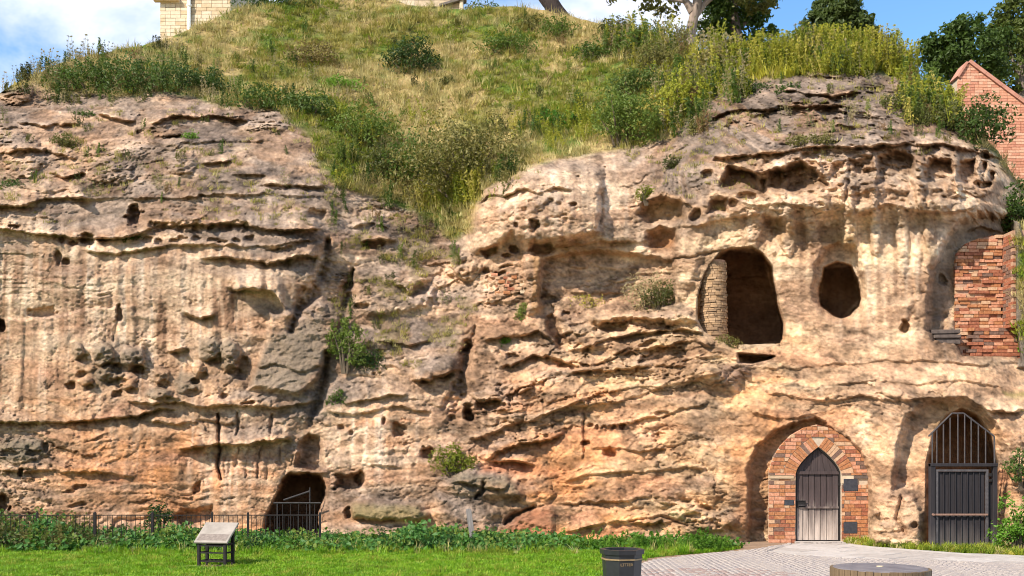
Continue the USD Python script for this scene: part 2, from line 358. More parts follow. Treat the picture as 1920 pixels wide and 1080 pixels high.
# ---- what the rock is like, place by place: roughness, strata, tilt, weathered grey, rust, paleness, water streaks
ROCK = np.array([
    (60, 250, .5, .6, .05, .52, .3, .6, .1), (300, 250, .45, .6, .05, .46, .3, .7, .1), (500, 280, .45, .6, .05, .5, .25, .65, .0), (100, 400, .22, .4, .06, .52, .25, .65, .3), (420, 400, .25, .4, .04, .55, .2, .65, .3), (200, 320, .4, .4, .05, .4, .35, .6, .1), (300, 440, .5, .5, 0, .6, .1, .5, .1),
    (60, 540, .25, .25, 0, .25, .3, .7, .9), (250, 540, .12, .06, 0, .05, .3, 1, 1), (420, 600, .10, .05, 0, .04, .4, .95, 1), (60, 680, .2, .1, 0, .1, .5, .7, 1), (350, 560, .14, .1, 0, .05, .35, .95, 1), (560, 500, .4, .4, .1, .5, .2, .5, .5),
    (230, 690, .8, .1, 0, .55, .35, .45, .4), (420, 680, .5, .1, 0, .4, .5, .5, .4), (130, 760, .3, .4, .05, .15, .8, .45, .5), (150, 800, .25, .5, .05, .1, .95, .45, .3), (150, 880, .3, .35, .03, .15, .9, .45, .3), (60, 850, .7, .2, 0, .6, .5, .3, .1), (200, 960, .6, .2, 0, .3, .65, .35, .1), (50, 950, .5, .2, 0, .3, .6, .4, .1),
    (420, 870, .25, .3, .05, .1, .75, .5, .8), (450, 780, .6, .5, .1, .45, .3, .55, .6), (450, 950, .3, .2, 0, .1, .75, .4, .3), (330, 870, .2, .3, .03, .1, .95, .45, .3),
    (550, 650, .35, .1, 0, .95, .05, .1, 0), (530, 730, .35, .1, 0, .9, .05, .15, 0), (680, 450, .6, .6, .1, .45, .15, .5, 0), (740, 620, .6, .4, 0, .65, .2, .3, 0), (720, 540, .3, .3, 0, .15, .2, .85, 0), (820, 500, .5, .3, 0, .5, .2, .5, 0), (820, 660, .5, .5, .1, .6, .25, .4, 0),
    (700, 800, .3, .2, 0, .1, .5, .75, .8), (700, 870, .3, .15, 0, .1, .6, .65, .6), (720, 960, .4, .2, 0, .6, .4, .4, 0), (860, 790, .6, .3, 0, .2, .7, .5, .1),
    (950, 660, .8, .8, .12, .35, .45, .55, .1), (1100, 640, .8, .9, .15, .35, .4, .55, 0), (1200, 670, .7, .9, .15, .25, .5, .6, 0), (1330, 680, .6, .7, .2, .3, .4, .6, 0), (1000, 740, .6, .6, .2, .15, .8, .5, 0),
    (1100, 800, .35, .6, .28, .12, .7, .6, 0), (1250, 800, .4, .5, .18, .05, .6, .8, 0), (1200, 890, .4, .5, .08, .05, .65, .75, 0), (900, 900, .6, .5, .1, .6, .35, .4, 0), (1000, 960, .3, .2, 0, .15, 1.0, .3, 0), (1200, 960, .25, .3, 0, .05, .85, .65, 0), (1320, 960, .7, .2, 0, .35, .4, .65, 0), (1040, 860, .4, .6, .15, .25, .8, .5, 0),
    (1000, 390, .2, .25, .05, .35, .25, .6, .6), (1190, 340, .35, .2, 0, .1, .3, .85, .4), (1150, 520, .12, .4, .05, .03, .5, .85, .2), (960, 530, .5, .4, 0, .1, .8, .6, 0), (1000, 470, .2, .2, 0, .15, .5, .6, .2),
    (1500, 170, .6, .6, 0, .8, .15, .3, 0), (1450, 230, .7, .7, 0, .55, .25, .45, 0), (1650, 230, .5, .6, 0, .6, .2, .45, 0), (1320, 240, .5, .4, .5, 1, .1, .1, 0), (1285, 330, .5, .3, .5, .9, .1, .2, 0), (1350, 270, .5, .4, .3, .95, .1, .2, 0), (1245, 345, .4, .2, 0, .5, .3, .5, .1), (1550, 262, .4, .5, 0, .7, .1, .4, 0), (1760, 270, .4, .5, 0, .6, .1, .5, 0),
    (1420, 340, .6, .4, .05, .3, .5, .55, .2), (1560, 350, .5, .3, 0, .2, .35, .75, .3), (1700, 340, .5, .25, 0, .15, .3, .85, .3), (1830, 340, .5, .25, 0, .2, .3, .85, .3),
    (1480, 430, .2, .1, 0, .2, .5, .75, .8), (1580, 430, .2, .1, 0, .15, .5, .75, .8), (1700, 440, .2, .1, 0, .15, .5, .8, .8), (1500, 540, .1, .08, 0, .08, .3, .9, .3), (1660, 520, .1, .08, 0, .05, .3, .95, .6), (1560, 640, .1, .12, 0, .03, .4, .95, .1), (1700, 650, .15, .12, 0, .05, .3, 1, .2), (1330, 480, .2, .2, 0, .2, .2, .85, .2), (1780, 560, .2, .1, 0, .3, .3, .8, .3),
    (1450, 730, .4, .5, .1, .1, .75, .6, 0), (1700, 720, .25, .5, .02, .08, .65, .75, .1), (1600, 790, .45, .4, .1, .15, .55, .7, 0), (1670, 880, .3, .2, 0, .1, .35, .8, .2), (1890, 750, .3, .5, 0, .15, .5, .75, 0), (1320, 840, .38, .4, .1, .05, .55, .85, 0), (1390, 880, .42, .3, 0, .1, .75, .5, .4), (1690, 970, .5, .2, 0, .4, .3, .55, 0), (1890, 900, .3, .3, 0, .1, .7, .6, 0), (1740, 820, .2, .1, 0, .1, .7, .6, .2)])
_r = RBFInterpolator(ROCK[:, :2] / 200.0, ROCK[:, 2:], kernel='linear', smoothing=0.05, neighbors=14)
ru_, rv_ = np.linspace(-280, 2200, 125), np.linspace(-60, 1080, 58)
_f = _r(np.stack(np.meshgrid(ru_, rv_, indexing='ij'), -1).reshape(-1, 2) / 200.0).reshape(len(ru_), len(rv_), 7)
_f = np.clip(gaussian_filter(_f, (0.7, 0.7, 0)), 0, 1)
_cu, _cv = (WU - ru_[0]) / (ru_[1] - ru_[0]), (WV - rv_[0]) / (rv_[1] - rv_[0])
ROUGH, STRATA, TILT, GREY, RUST, PALE, STREAK = (map_coordinates(_f[..., k], [_cu, _cv], order=1, mode='nearest') for k in range(7))

# ---- hill cover: where grass and soil lie
GRASS = [(-300, 200), (-40, 175), (60, 160), (100, 178), (270, 180), (330, 174), (420, 196), (520, 205), (575, 250), (600, 310), (650, 350), (730, 378), (800, 410), (850, 446), (885, 430), (892, 384), (935, 338), (1005, 308), (1100, 290), (1190, 272),
         (1262, 262), (1300, 222), (1345, 178), (1400, 158), (1480, 146), (1560, 138), (1640, 142), (1700, 160), (1745, 200), (1800, 246), (1862, 292), (1905, 345), (1918, 640), (1930, 700), (2300, 720), (2300, -200), (-300, -200)]
_s, _d = sdf(GRASS, 600)
hill = np.zeros((NU, NV)); hill[_s] = sstep(-9, 9, _d + 26 * (fb(np.stack([U / 60, V / 34, 0 * U], -1), 4, 77) - 0.5)[_s])
# the scree of the gully: soil and dry grass between stones
_s, _d = sdf([(610, 360), (700, 370), (860, 440), (885, 520), (890, 600), (860, 650), (790, 690), (690, 690), (640, 620), (620, 560), (660, 500), (640, 440)], 80)
scree = np.zeros((NU, NV)); scree[_s] = sstep(-20, 30, _d) * sstep(0.44, 0.6, fb(np.stack([U / 52, V / 30, 0 * U], -1), 4, 123)[_s])
scree *= (1 - hill)
# ---- strata tables
def strata(seed, t0, t1, smooth):
    r = np.random.RandomState(seed)
    s = np.arange(-3, 24, 0.01)
    off, tint, k = np.zeros(len(s)), np.zeros(len(s)), 0
    z = -3.0
    while z < 24:
        t = r.uniform(t0, t1)
        m = (s >= z) & (s < z + t)
        f = (s[m] - z) / t
        off[m] = r.uniform(-0.55, 0.75) + r.uniform(0.1, 0.75) * f ** 2.2 - 0.25 * (f < 0.15)
        tint[m] = r.uniform(-1, 1)
        z += t
    return s, gaussian_filter1d(off, smooth), gaussian_filter1d(tint, 2)
S_, OFF1, TIN1 = strata(4, 0.35, 0.85, 1.6)
_, OFF2, TIN2 = strata(9, 0.09, 0.26, 1.2)
_, OFF3, TIN3 = strata(21, 0.03, 0.1, 1.0)
q = np.stack([X / 2.2, Z / 1.3, 0 * X], -1)
bend = 0.9 * (fb(q, 3, 41) - 0.5) + 0.16 * (fb(q * 5, 3, 47) - 0.5)
SC = Z - TILT * (X - 0.0) + bend * (0.35 + 0.6 * TILT * 2)
def jog(fx_, fz_, seed):
    r = np.random.RandomState(seed)
    a, b = X / fx_ + .35 * (fb(np.stack([X / .5, Z / .5, 0 * X], -1), 3, seed) - .5) * 2, SC / fz_
    ii, jj = np.meshgrid(np.arange(int(a.min()) - 1, int(a.max()) + 2), np.arange(int(b.min()) - 1, int(b.max()) + 2), indexing='ij')
    pts = np.stack([ii.ravel(), jj.ravel()], -1) + .9 * r.rand(ii.size, 2)
    rv_1 = r.rand(ii.size) - .5
    return rv_1[cKDTree(pts).query(np.stack([a.ravel(), b.ravel()], -1))[1]].reshape(a.shape)
SC = SC + 0.20 * jog(1.1, 1.2, 301) + 0.07 * jog(.45, .5, 302)
along1 = np.clip(1.7 * (fb(np.stack([X / 1.3, SC / 0.6, 0 * X + 5], -1), 3, 51) - 0.25), 0, 1.25)
along2 = np.clip(2.4 * (fb(np.stack([X / 0.7, SC / 0.2, 0 * X + 8], -1), 3, 57) - 0.32), 0, 1.3)
ptc = 0.3 + 1.1 * sstep(0.36, 0.64, fb(np.stack([X / 1.7, Z / 1.0, 0 * X + 31], -1), 3, 161))
disp += STRATA * ptc * (0.36 * np.interp(SC, S_, OFF1) * along1 + 0.15 * np.interp(SC + 0.04 * bend, S_, OFF2) * along2)
disp += (0.45 * STRATA + 0.14 * (1 - STREAK)) * 0.07 * np.interp(SC, S_, OFF3) * np.clip(2.2 * (fb(np.stack([X / 0.8, SC / 0.3, 0 * X + 41], -1), 3, 181) - .3), 0, 1)

# ---- general roughness
n1 = fb(np.stack([X / 1.5, Z / 1.1, D0 / 2], -1), 4, 61) - 0.5
n2 = np.abs(fb(np.stack([X / 0.55, Z / 0.36, D0], -1), 4, 67) - 0.5)
n3 = fb(np.stack([X / 0.16, Z / 0.11, D0 / .2], -1), 3, 71) - 0.5
n4 = fb(np.stack([X / 0.055, Z / 0.05, 0 * X], -1), 2, 73) - 0.5
disp += (0.3 + ROUGH) * 0.46 * n1 - ROUGH * ptc * 0.42 * (n2 - 0.09) + (0.18 + ROUGH) * 0.15 * n3 * (1 - .55 * STREAK) + (0.25 + 0.9 * ROUGH) * 0.05 * n4
n5 = np.abs(fb(np.stack([X / 0.12, SC / 0.07, 0 * X + 2], -1), 3, 79) - 0.5)
n6 = np.abs(fb(np.stack([X / 0.30, SC / 0.14, 0 * X + 7], -1), 3, 80) - 0.5)
disp -= (0.22 + 0.8 * ROUGH) * ptc * (0.11 * n5 + 0.20 * n6) * (1 - 0.8 * STREAK)
# water-worn flutes
fl = fb(np.stack([X / 0.17 + 0.3 * bend, Z / 1.6, 0 * X], -1), 3, 83) - 0.5
disp += STREAK * 0.13 * fl

# ---- honeycomb hollows in the soft beds
def cells(fx, fz, seed, jitter=0.9):
    """Distance to the nearest and second nearest of scattered points, and that point's random number."""
    a, b = X / fx + 0.5 * n3 + 0.7 * n1, SC / fz + 0.4 * n3 + 0.4 * n1
    i0, i1, j0, j1 = int(a.min()) - 1, int(a.max()) + 2, int(b.min()) - 1, int(b.max()) + 2
    r = np.random.RandomState(seed)
    gi, gj = np.meshgrid(np.arange(i0, i1), np.arange(j0, j1), indexing='ij')
    pts = np.stack([gi.ravel(), gj.ravel()], -1) + jitter * r.rand(gi.size, 2)
    rv = r.rand(gi.size)
    d, k = cKDTree(pts).query(np.stack([a.ravel(), b.ravel()], -1), k=2)
    return d[:, 0].reshape(a.shape), d[:, 1].reshape(a.shape), rv[k[:, 0]].reshape(a.shape)
b1, b2, br = cells(0.95, 0.42, 15, 0.95)
c1, c2, cr = cells(0.42, 0.17, 16, 0.95)
ptc = 0.3 + 1.1 * sstep(0.36, 0.64, fb(np.stack([X / 1.7, Z / 1.0, 0 * X + 31], -1), 3, 161))
blk = ROUGH * (0.35 + STRATA) * ptc
disp += blk * (0.26 * (br - 0.5) - 0.10 * sstep(0.10, 0.0, b2 - b1) + 0.12 * (cr - 0.5) * sstep(0.35, 0.6, along1) - 0.04 * sstep(0.08, 0.0, c2 - c1))
soft1 = sstep(0.05, 0.5, -np.interp(SC, S_, OFF2)) * along1
f1, f2, fr = cells(0.30, 0.20, 5)
pit = (fr > 0.45) * sstep(0.55, 0.22, f1) * (0.3 + 0.7 * fr)
disp -= pit * soft1 * (0.15 + ROUGH * STRATA) * 0.22
g1, g2, gr = cells(0.13, 0.12, 6)
patch = sstep(0.5, 0.66, fb(np.stack([X / 0.9, Z / 0.6, 0 * X + 2], -1), 3, 91))
disp -= (gr > 0.6) * sstep(0.5, 0.2, g1) * patch * 0.055 * (0.15 + ROUGH)
disp *= (1 - 0.82 * hill) * (1 - 0.45 * scree)
disp += hill * (0.30 * n1 + 0.10 * n3) + scree * 0.05 * n3

# ---- what the photograph shows, feature by feature ------------------------------------------------
# upper left terraces
ledge([(-60, 395), (0, 386), (40, 383), (60, 377), (95, 374), (140, 371), (180, 376)], 0.30, 26, 0.22, 10)
ledge([(-100, 300), (0, 285), (60, 282), (110, 290), (150, 300)], 0.25, 30, 0.15, 14)
ledge([(90, 328), (115, 332), (150, 325), (170, 331)], 0.22, 16, 0.25, 9)
ledge([(170, 215), (230, 224), (262, 228)], 0.25, 26, 0.12, 14); ledge([(275, 232), (330, 220), (400, 220), (470, 232)], 0.28, 24, 0.2, 12)
slab([(270, 212), (340, 206), (352, 226), (300, 240), (275, 238)], 0.16); crack([(262, 212), (266, 240), (258, 250)], 6, 0.45)
ledge([(285, 255), (310, 258), (350, 252)], 0.16, 14, 0.22, 9); ledge([(370, 305), (400, 308), (440, 303)], 0.2, 18, 0.14, 10); ledge([(430, 330), (470, 326), (510, 332)], 0.18, 16, 0.1, 10)
ledge([(330, 268), (400, 262), (470, 268), (520, 262)], 0.16, 22, 0.06, 14); ledge([(20, 225), (80, 238), (130, 230), (170, 240)], 0.2, 22, 0.12, 12); ledge([(480, 350), (540, 345), (620, 352)], 0.2, 18, 0.14, 10)
bump_(205, 320, 46, 24, 0.35); bump_(45, 300, 40, 34, 0.35); bump_(345, 300, 30, 30, 0.25); bump_(28, 172, 40, 24, 0.5)
hole(252, 404, 11, 20, 0.55, 3); hole(258, 400, 4, 5, -0.15)
hole(590, 399, 18, 8, 0.22); ledge([(120, 372), (300, 374), (420, 362), (620, 368)], 0.10, 10, 0.06, 20)
ledge([(-60, 436), (0, 430), (60, 436), (140, 446), (200, 450), (262, 438), (300, 424), (360, 420), (450, 422), (530, 432), (606, 427)], 0.28, 26, 0.14, 14)
for k, u in enumerate([285, 300, 318, 337, 355, 372, 395, 424, 445, 463]): hole(u, 424 + 3 * math.sin(k * 2.1), 7 + 3 * (k % 3), 7 + 2 * (k % 2), 0.16)
hole(165, 447, 13, 9, 0.32); hole(118, 452, 7, 5, 0.2); hole(142, 456, 9, 4, 0.25); hole(22, 425, 9, 4, 0.2); hole(195, 450, 14, 4, 0.2)
ledge([(150, 470), (200, 478), (262, 468), (330, 462), (430, 458), (520, 463), (600, 452)], 0.14, 16, 0.08, 12)
for k in range(9): hole(275 + 24 * k + 6 * math.sin(k * 4), 450 + 4 * math.sin(k * 1.3), 9, 5, 0.16)
hole(111, 484, 6, 12, 0.22); hole(125, 491, 7, 6, 0.22)
ledge([(370, 484), (420, 482), (470, 486), (500, 498), (540, 487), (575, 480), (604, 484)], 0.26, 22, 0.28, 14)
ledge([(492, 466), (530, 468), (560, 462)], 0.15, 14, 0.12, 8)
# smooth alcove of the left wall with its overhang, and the edge to the gully
ledge([(420, 540), (450, 545), (490, 544), (515, 556), (540, 590)], 0.34, 30, 0.28, 40)
slab([(436, 512), (520, 505), (585, 505), (600, 520), (560, 575), (545, 600), (530, 590), (512, 555), (440, 542)], 0.14, 7)
crack([(612, 455), (604, 505), (580, 560), (560, 590), (545, 620)], 13, 0.55); crack([(570, 545), (555, 600)], 8, 0.3)
slab([(505, 590), (560, 585), (605, 560), (640, 585), (618, 650), (600, 705), (560, 742), (470, 726), (478, 690), (500, 640)], 0.34, 6)
crack([(612, 660), (602, 720), (582, 790), (578, 830)], 9, 0.5); ledge([(470, 690), (520, 684), (560, 695), (612, 690)], 0.06, 20, 0.14, 8)
ledge([(336, 584), (360, 592), (388, 596), (408, 590)], 0.28, 12, 0.2, 14); hole(222, 588, 6, 14, 0.32); crack([(218, 600), (214, 640)], 4, 0.1)
ledge([(-60, 600), (0, 602), (50, 596), (110, 590), (180, 578), (260, 572)], -0.10, 26, -0.02, 14); hole(82, 585, 26, 10, 0.2); hole(2, 612, 7, 12, 0.6)
hole(412, 870, 3, 50, 0.0)
# knobbly boulders in the wall
for b in [(148, 657, 14, 16, .30), (195, 664, 22, 24, .42), (248, 672, 24, 24, .42), (205, 700, 26, 16, .3), (300, 706, 16, 14, .26), (392, 655, 24, 24, .4), (430, 668, 18, 30, .45), (330, 655, 18, 7, .3), (372, 690, 14, 14, .25), (240, 715, 20, 16, .25), (300, 735, 26, 14, .26), (350, 725, 20, 12, .22), (160, 715, 18, 12, .2)]:
    bump_(*b); hole(b[0] + b[2] * .5, b[1] + b[3] * .95, b[2] * .7, 7, .16)
for h in [(150, 700, 9, 7, .2), (218, 735, 8, 6, .22), (222, 690, 12, 8, .2), (262, 695, 10, 7, .28), (366, 712, 8, 6, .3), (420, 745, 9, 5, .25), (130, 725, 8, 8, .25), (455, 690, 9, 22, .18), (465, 755, 14, 4, .24)]: hole(*h)
# lower left
ledge([(-60, 792), (0, 793), (70, 792), (130, 790), (200, 786), (260, 781), (300, 768), (345, 768)], 0.16, 18, 0.26, 9)
ledge([(230, 748), (280, 758), (330, 752), (380, 766), (440, 760), (520, 768), (600, 752)], 0.25, 26, 0.1, 16)
ledge([(270, 790), (330, 800), (380, 788), (420, 800), (450, 790)], 0.12, 20, 0.1, 10)
ledge([(330, 842), (365, 842), (400, 834), (450, 836), (500, 828), (556, 822)], 0.26, 16, 0.24, 40)
crack([(408, 780), (411, 840), (413, 900)], 3, 0.35); crack([(446, 775), (444, 815)], 3, 0.2); crack([(510, 780), (508, 815)], 3, 0.2)
for k in range(11):
    a_ = 430 + 12 * k + 5 * math.sin(k * 5.1)
    crack([(a_, 840 + 4 * math.sin(k * 2.3)), (a_ - 4 + 3 * math.sin(k * 3.3), 862 + 9 * math.sin(k * 1.7)), (a_ - 8, 884 + 16 * math.sin(k * 2.9))], 2.2 + 1.4 * abs(math.sin(k * 1.9)), 0.07 + .04 * math.sin(k * 4.1))
bump_(45, 842, 50, 20, .25); hole(20, 850, 14, 6, .2); hole(60, 850, 12, 7, .22); hole(85, 838, 7, 8, .2)
ledge([(-60, 880), (40, 886), (150, 884), (260, 892)], 0.12, 22, 0.05, 20)
hole(38, 885, 4, 8, .3); hole(150, 913, 14, 5, .2, 2.5, -.2); hole(133, 922, 10, 4, .16); hole(143, 948, 20, 4, .16, 2.5, -.25)
hole(367, 912, 8, 9, .25); dig([(330, 968), (345, 955), (372, 958), (398, 950), (400, 962), (388, 985), (350, 985)], 0.45, 6); hole(2, 950, 8, 24, .5); hole(20, 952, 4, 5, .3)
crack([(205, 992), (225, 975), (285, 974)], 3, .12)
# the cave at the foot, and the hollow above it
dig([(496, 1070), (499, 985), (502, 965), (518, 938), (532, 905), (545, 890), (575, 886), (595, 889), (601, 903), (607, 925), (603, 945), (597, 970), (598, 1070)], 2.6, 3.5, 0.10, 14)
dig([(558, 872), (564, 828), (580, 815), (600, 818), (604, 872), (588, 880)], 0.5, 6, 0.05); ledge([(540, 884), (565, 884), (600, 884), (625, 880)], 0.15, 10, 0.0, 10)
# gully
hole(700, 462, 22, 8, .4); ledge([(675, 458), (700, 452), (752, 452)], .2, 16, .15, 12); crack([(664, 508), (652, 540), (645, 575)], 9, .5)
slab([(668, 505), (720, 505), (790, 515), (815, 530), (812, 560), (760, 585), (690, 590), (664, 570)], .3, 8)
dig([(768, 552), (785, 530), (812, 525), (814, 535), (800, 550), (775, 557)], .4, 5); ledge([(735, 530), (760, 540), (770, 552)], .15, 10, .15, 10)
bump_(868, 500, 34, 26, .4); ledge([(838, 498), (870, 528), (890, 532)], .1, 14, .2, 8); ledge([(650, 425), (700, 420), (740, 430)], .18, 14, .1, 8)
hole(676, 572, 14, 6, .25); ledge([(765, 712), (800, 712), (830, 706), (860, 690)], .35, 22, .3, 10); slab([(775, 684), (848, 672), (852, 698), (832, 706), (772, 712)], .14, 4)
ledge([(640, 760), (700, 748), (770, 742)], .2, 20, .06, 12); ledge([(700, 640), (760, 650), (820, 640)], .16, 18, .1, 10); bump_(710, 645, 24, 18, .2)
# long crack between the two faces
crack([(876, 640), (868, 690), (862, 740), (850, 790), (838, 806)], 13, .6); crack([(862, 660), (884, 640), (888, 610)], 6, .35); crack([(850, 720), (832, 770)], 7, .35); hole(878, 780, 8, 12, .4)
hole(700, 700, 3, 3, .1)
# centre left, lower
for h in [(750, 804, 9, 11, .32), (720, 787, 5, 6, .25), (803, 852, 13, 10, .45), (658, 812, 5, 4, .2), (640, 803, 6, 5, .15), (678, 898, 9, 9, .35), (655, 902, 26, 13, .55)]: hole(*h)
crack([(615, 865), (618, 905)], 5, .2); ledge([(690, 875), (740, 874), (760, 880)], .08, 12, .06, 8); ledge([(600, 770), (660, 780), (740, 762), (820, 776)], .12, 22, .03, 12)
slab([(655, 955), (672, 941), (720, 938), (782, 946), (800, 966), (780, 974), (700, 974), (664, 968)], .36, 6); crack([(650, 968), (700, 978), (740, 976)], 3, .2); hole(655, 960, 6, 10, .3)
slab([(600, 985), (700, 982), (760, 990), (780, 1012), (600, 1012)], .15, 6)
# block left of the bluff
slab([(886, 470), (884, 425), (892, 385), (912, 362), (950, 340), (1010, 318), (1118, 306), (1128, 340), (1122, 440), (1060, 448), (990, 452), (960, 440), (915, 468)], .36, 9)
ledge([(888, 388), (920, 368), (950, 372), (985, 356), (1010, 362), (1040, 350), (1080, 356)], .14, 14, .16, 8); crack([(1132, 312), (1130, 380), (1122, 440)], 5, .28); hole(1076, 382, 8, 6, .2); hole(1030, 378, 7, 7, .16)
dig([(898, 470), (918, 462), (932, 462), (930, 474), (912, 482)], .4, 4); hole(966, 466, 8, 8, .35); hole(1000, 421, 8, 9, .3); hole(970, 425, 4, 5, .15); hole(952, 478, 12, 4, .2)
dig([(992, 466), (1004, 456), (1032, 455), (1040, 466), (1028, 474), (1006, 475)], .55, 5, .05); ledge([(1020, 462), (1060, 458), (1110, 456), (1160, 452), (1200, 450)], .14, 26, .12, 22)
slab([(985, 478), (1014, 478), (1020, 500), (1014, 580), (990, 590), (984, 540)], .26, 6)
dig([(1012, 590), (1016, 500), (1024, 484), (1060, 474), (1130, 472), (1200, 478), (1262, 488), (1268, 590)], .34, 6)
ledge([(1040, 545), (1100, 552), (1180, 548)], .06, 20, .05, 10); ledge([(1060, 505), (1120, 500), (1200, 508)], .05, 20, .04, 10)
dig([(1200, 400), (1210, 378), (1240, 372), (1275, 382), (1282, 405), (1255, 418), (1220, 415)], .55, 10, .08); dig([(1212, 455), (1215, 435), (1235, 425), (1262, 430), (1266, 450), (1250, 468), (1226, 468)], .5, 9, .06)
ledge([(1195, 380), (1240, 368), (1290, 384), (1310, 402)], .2, 16, 0, 10)
slab([(1262, 478), (1268, 440), (1300, 415), (1330, 408), (1320, 470), (1300, 520), (1272, 560), (1262, 540)], .2, 10)
for h in [(910, 505, 7, 5, .2), (935, 512, 12, 4, .2), (920, 522, 8, 4, .16), (950, 500, 14, 3, .12)]: hole(*h)
# stepped rocks under it
dig([(1022, 590), (1034, 586), (1046, 602), (1066, 655), (1050, 656), (1026, 616)], .55, 5); hole(1148, 612, 30, 10, .42); hole(1210, 608, 40, 8, .25); hole(1062, 592, 8, 8, .2)
slab([(1110, 586), (1150, 570), (1210, 576), (1262, 570), (1300, 585), (1310, 606), (1260, 604), (1200, 600), (1150, 600), (1120, 610)], .42, 7)
ledge([(900, 640), (940, 632), (985, 630), (1010, 622), (1030, 636), (1060, 662)], .22, 20, .15, 10); ledge([(930, 690), (960, 688), (1000, 668), (1050, 672), (1080, 690)], .2, 18, .25, 10); ledge([(1065, 700), (1140, 694), (1220, 688), (1290, 684)], .2, 16, .14, 12)
ledge([(1080, 660), (1130, 640), (1200, 626), (1280, 618), (1330, 630)], .25, 20, .12, 10); ledge([(1140, 668), (1180, 660), (1240, 655), (1300, 640), (1345, 650)], .2, 14, .16, 8); hole(1215, 645, 18, 6, .25, 2.5, -.3); hole(1060, 682, 12, 5, .25); hole(960, 668, 10, 5, .2)
slab([(1310, 622), (1350, 635), (1392, 660), (1402, 700), (1378, 728), (1330, 722), (1296, 700), (1300, 650)], .36, 12); dig([(1360, 700), (1385, 690), (1398, 706), (1394, 726), (1366, 726)], .15, 6)
ledge([(880, 740), (900, 758), (925, 750), (945, 760)], .28, 26, .3, 12); hole(918, 760, 22, 9, .35); hole(880, 775, 9, 14, .4)
ledge([(870, 830), (905, 818), (950, 800), (1010, 786), (1060, 764), (1110, 740)], .22, 26, .06, 20); ledge([(905, 868), (930, 848), (980, 832), (1030, 826), (1062, 812)], .34, 20, .2, 16)
ledge([(910, 866), (950, 866), (1005, 870), (1010, 866)], .22, 20, .36, 9); ledge([(1095, 760), (1160, 750), (1230, 732), (1300, 712), (1360, 700)], .10, 18, .04, 10); ledge([(1120, 800), (1200, 790), (1270, 770), (1340, 752)], .10, 16, .08, 8)
dig([(1132, 842), (1146, 836), (1156, 850), (1150, 856), (1136, 852)], .35, 4); ledge([(1100, 842), (1145, 836), (1200, 846), (1260, 838)], .12, 18, .06, 12); ledge([(1050, 905), (1120, 888), (1220, 882), (1330, 876)], .1, 20, .05, 14)
for h in [(1105, 798, 5, 4, .14), (1118, 800, 4, 4, .14), (1130, 799, 4, 4, .12), (1148, 798, 4, 4, .14), (1166, 797, 6, 5, .2), (1240, 775, 16, 6, .16), (1235, 815, 10, 6, .16), (1095, 830, 7, 5, .2)]: hole(*h)
crack([(1093, 770), (1094, 860)], 2.5, .12)
slab([(830, 915), (850, 895), (890, 882), (930, 888), (968, 908), (975, 930), (920, 935), (850, 930)], .42, 10); ledge([(845, 905), (870, 908), (905, 915), (940, 920), (960, 905)], .16, 10, .28, 7); crack([(908, 905), (905, 925), (895, 935)], 4, .3)
bump_(1000, 925, 40, 26, .25); crack([(948, 985), (962, 970), (1000, 952)], 4, .35); slab([(1000, 955), (1034, 950), (1036, 1010), (950, 1012), (948, 990)], .1, 5); slab([(820, 930), (900, 940), (930, 960), (915, 1010), (830, 1012), (815, 960)], .3, 12)
ledge([(1036, 946), (1100, 942), (1180, 940), (1240, 930)], .12, 16, .08, 8); ledge([(1060, 1002), (1100, 985), (1150, 976), (1200, 980), (1260, 985)], .16, 18, .06, 20)
for b in [(1255, 930, 30, 20, .3), (1290, 960, 36, 22, .4), (1340, 975, 40, 22, .42), (1385, 975, 22, 18, .3), (1220, 975, 26, 10, .2), (1300, 990, 40, 14, .25)]: bump_(*b)
crack([(1240, 915), (1290, 940), (1350, 955)], 5, .2); crack([(1180, 975), (1240, 970), (1290, 985)], 4, .2); hole(1320, 948, 10, 5, .2)
# bluff: cap and hollows
ledge([(1300, 262), (1330, 225), (1365, 212), (1400, 206), (1440, 208), (1500, 200), (1580, 198)], .3, 22, .14, 14); ledge([(1460, 176), (1500, 172), (1560, 178), (1620, 176)], .3, 18, .3, 10); ledge([(1440, 250), (1500, 246), (1540, 240)], -.1, 14, .02, 10)
for h in [(1556, 212, 20, 22, .4), (1593, 218, 8, 14, .3), (1500, 215, 16, 6, .2), (1372, 240, 8, 10, .35), (1620, 222, 18, 10, .22), (1430, 225, 18, 10, .2), (1465, 205, 12, 5, .2)]: hole(*h)
ledge([(1545, 240), (1600, 236), (1660, 238), (1710, 258)], .2, 12, .02, 10); ledge([(1340, 300), (1366, 294), (1430, 288), (1500, 282), (1560, 276), (1640, 272), (1710, 274), (1760, 270), (1830, 282), (1880, 300)], .40, 24, .10, 36)
ledge([(1355, 315), (1400, 322), (1440, 318), (1500, 300), (1520, 306)], .3, 18, .3, 20)
for pl_, dp_ in [([(1440, 348), (1445, 320), (1480, 312), (1504, 304), (1532, 318), (1552, 345), (1524, 352), (1480, 358)], .50), ([(1588, 342), (1592, 298), (1640, 290), (1642, 336), (1615, 330)], .26), ([(1647, 344), (1649, 298), (1690, 284), (1713, 300), (1708, 352), (1680, 336)], .46),
                 ([(1730, 336), (1732, 311), (1748, 297), (1783, 300), (1788, 325), (1768, 350)], .62), ([(1797, 338), (1800, 303), (1826, 299), (1833, 325), (1816, 348)], .56), ([(1352, 352), (1366, 312), (1410, 320), (1442, 332), (1432, 364), (1395, 346)], .52), ([(1330, 400), (1334, 376), (1358, 372), (1363, 396)], .5), ([(1555, 335), (1560, 305), (1584, 300), (1582, 330)], .2),
                 ([(1600, 382), (1604, 358), (1640, 356), (1642, 378)], .14), ([(1655, 378), (1660, 356), (1704, 360), (1702, 384)], .16), ([(1738, 372), (1746, 356), (1782, 358), (1790, 376)], .12)]:
    dig(pl_, dp_, 5, .02, 8)
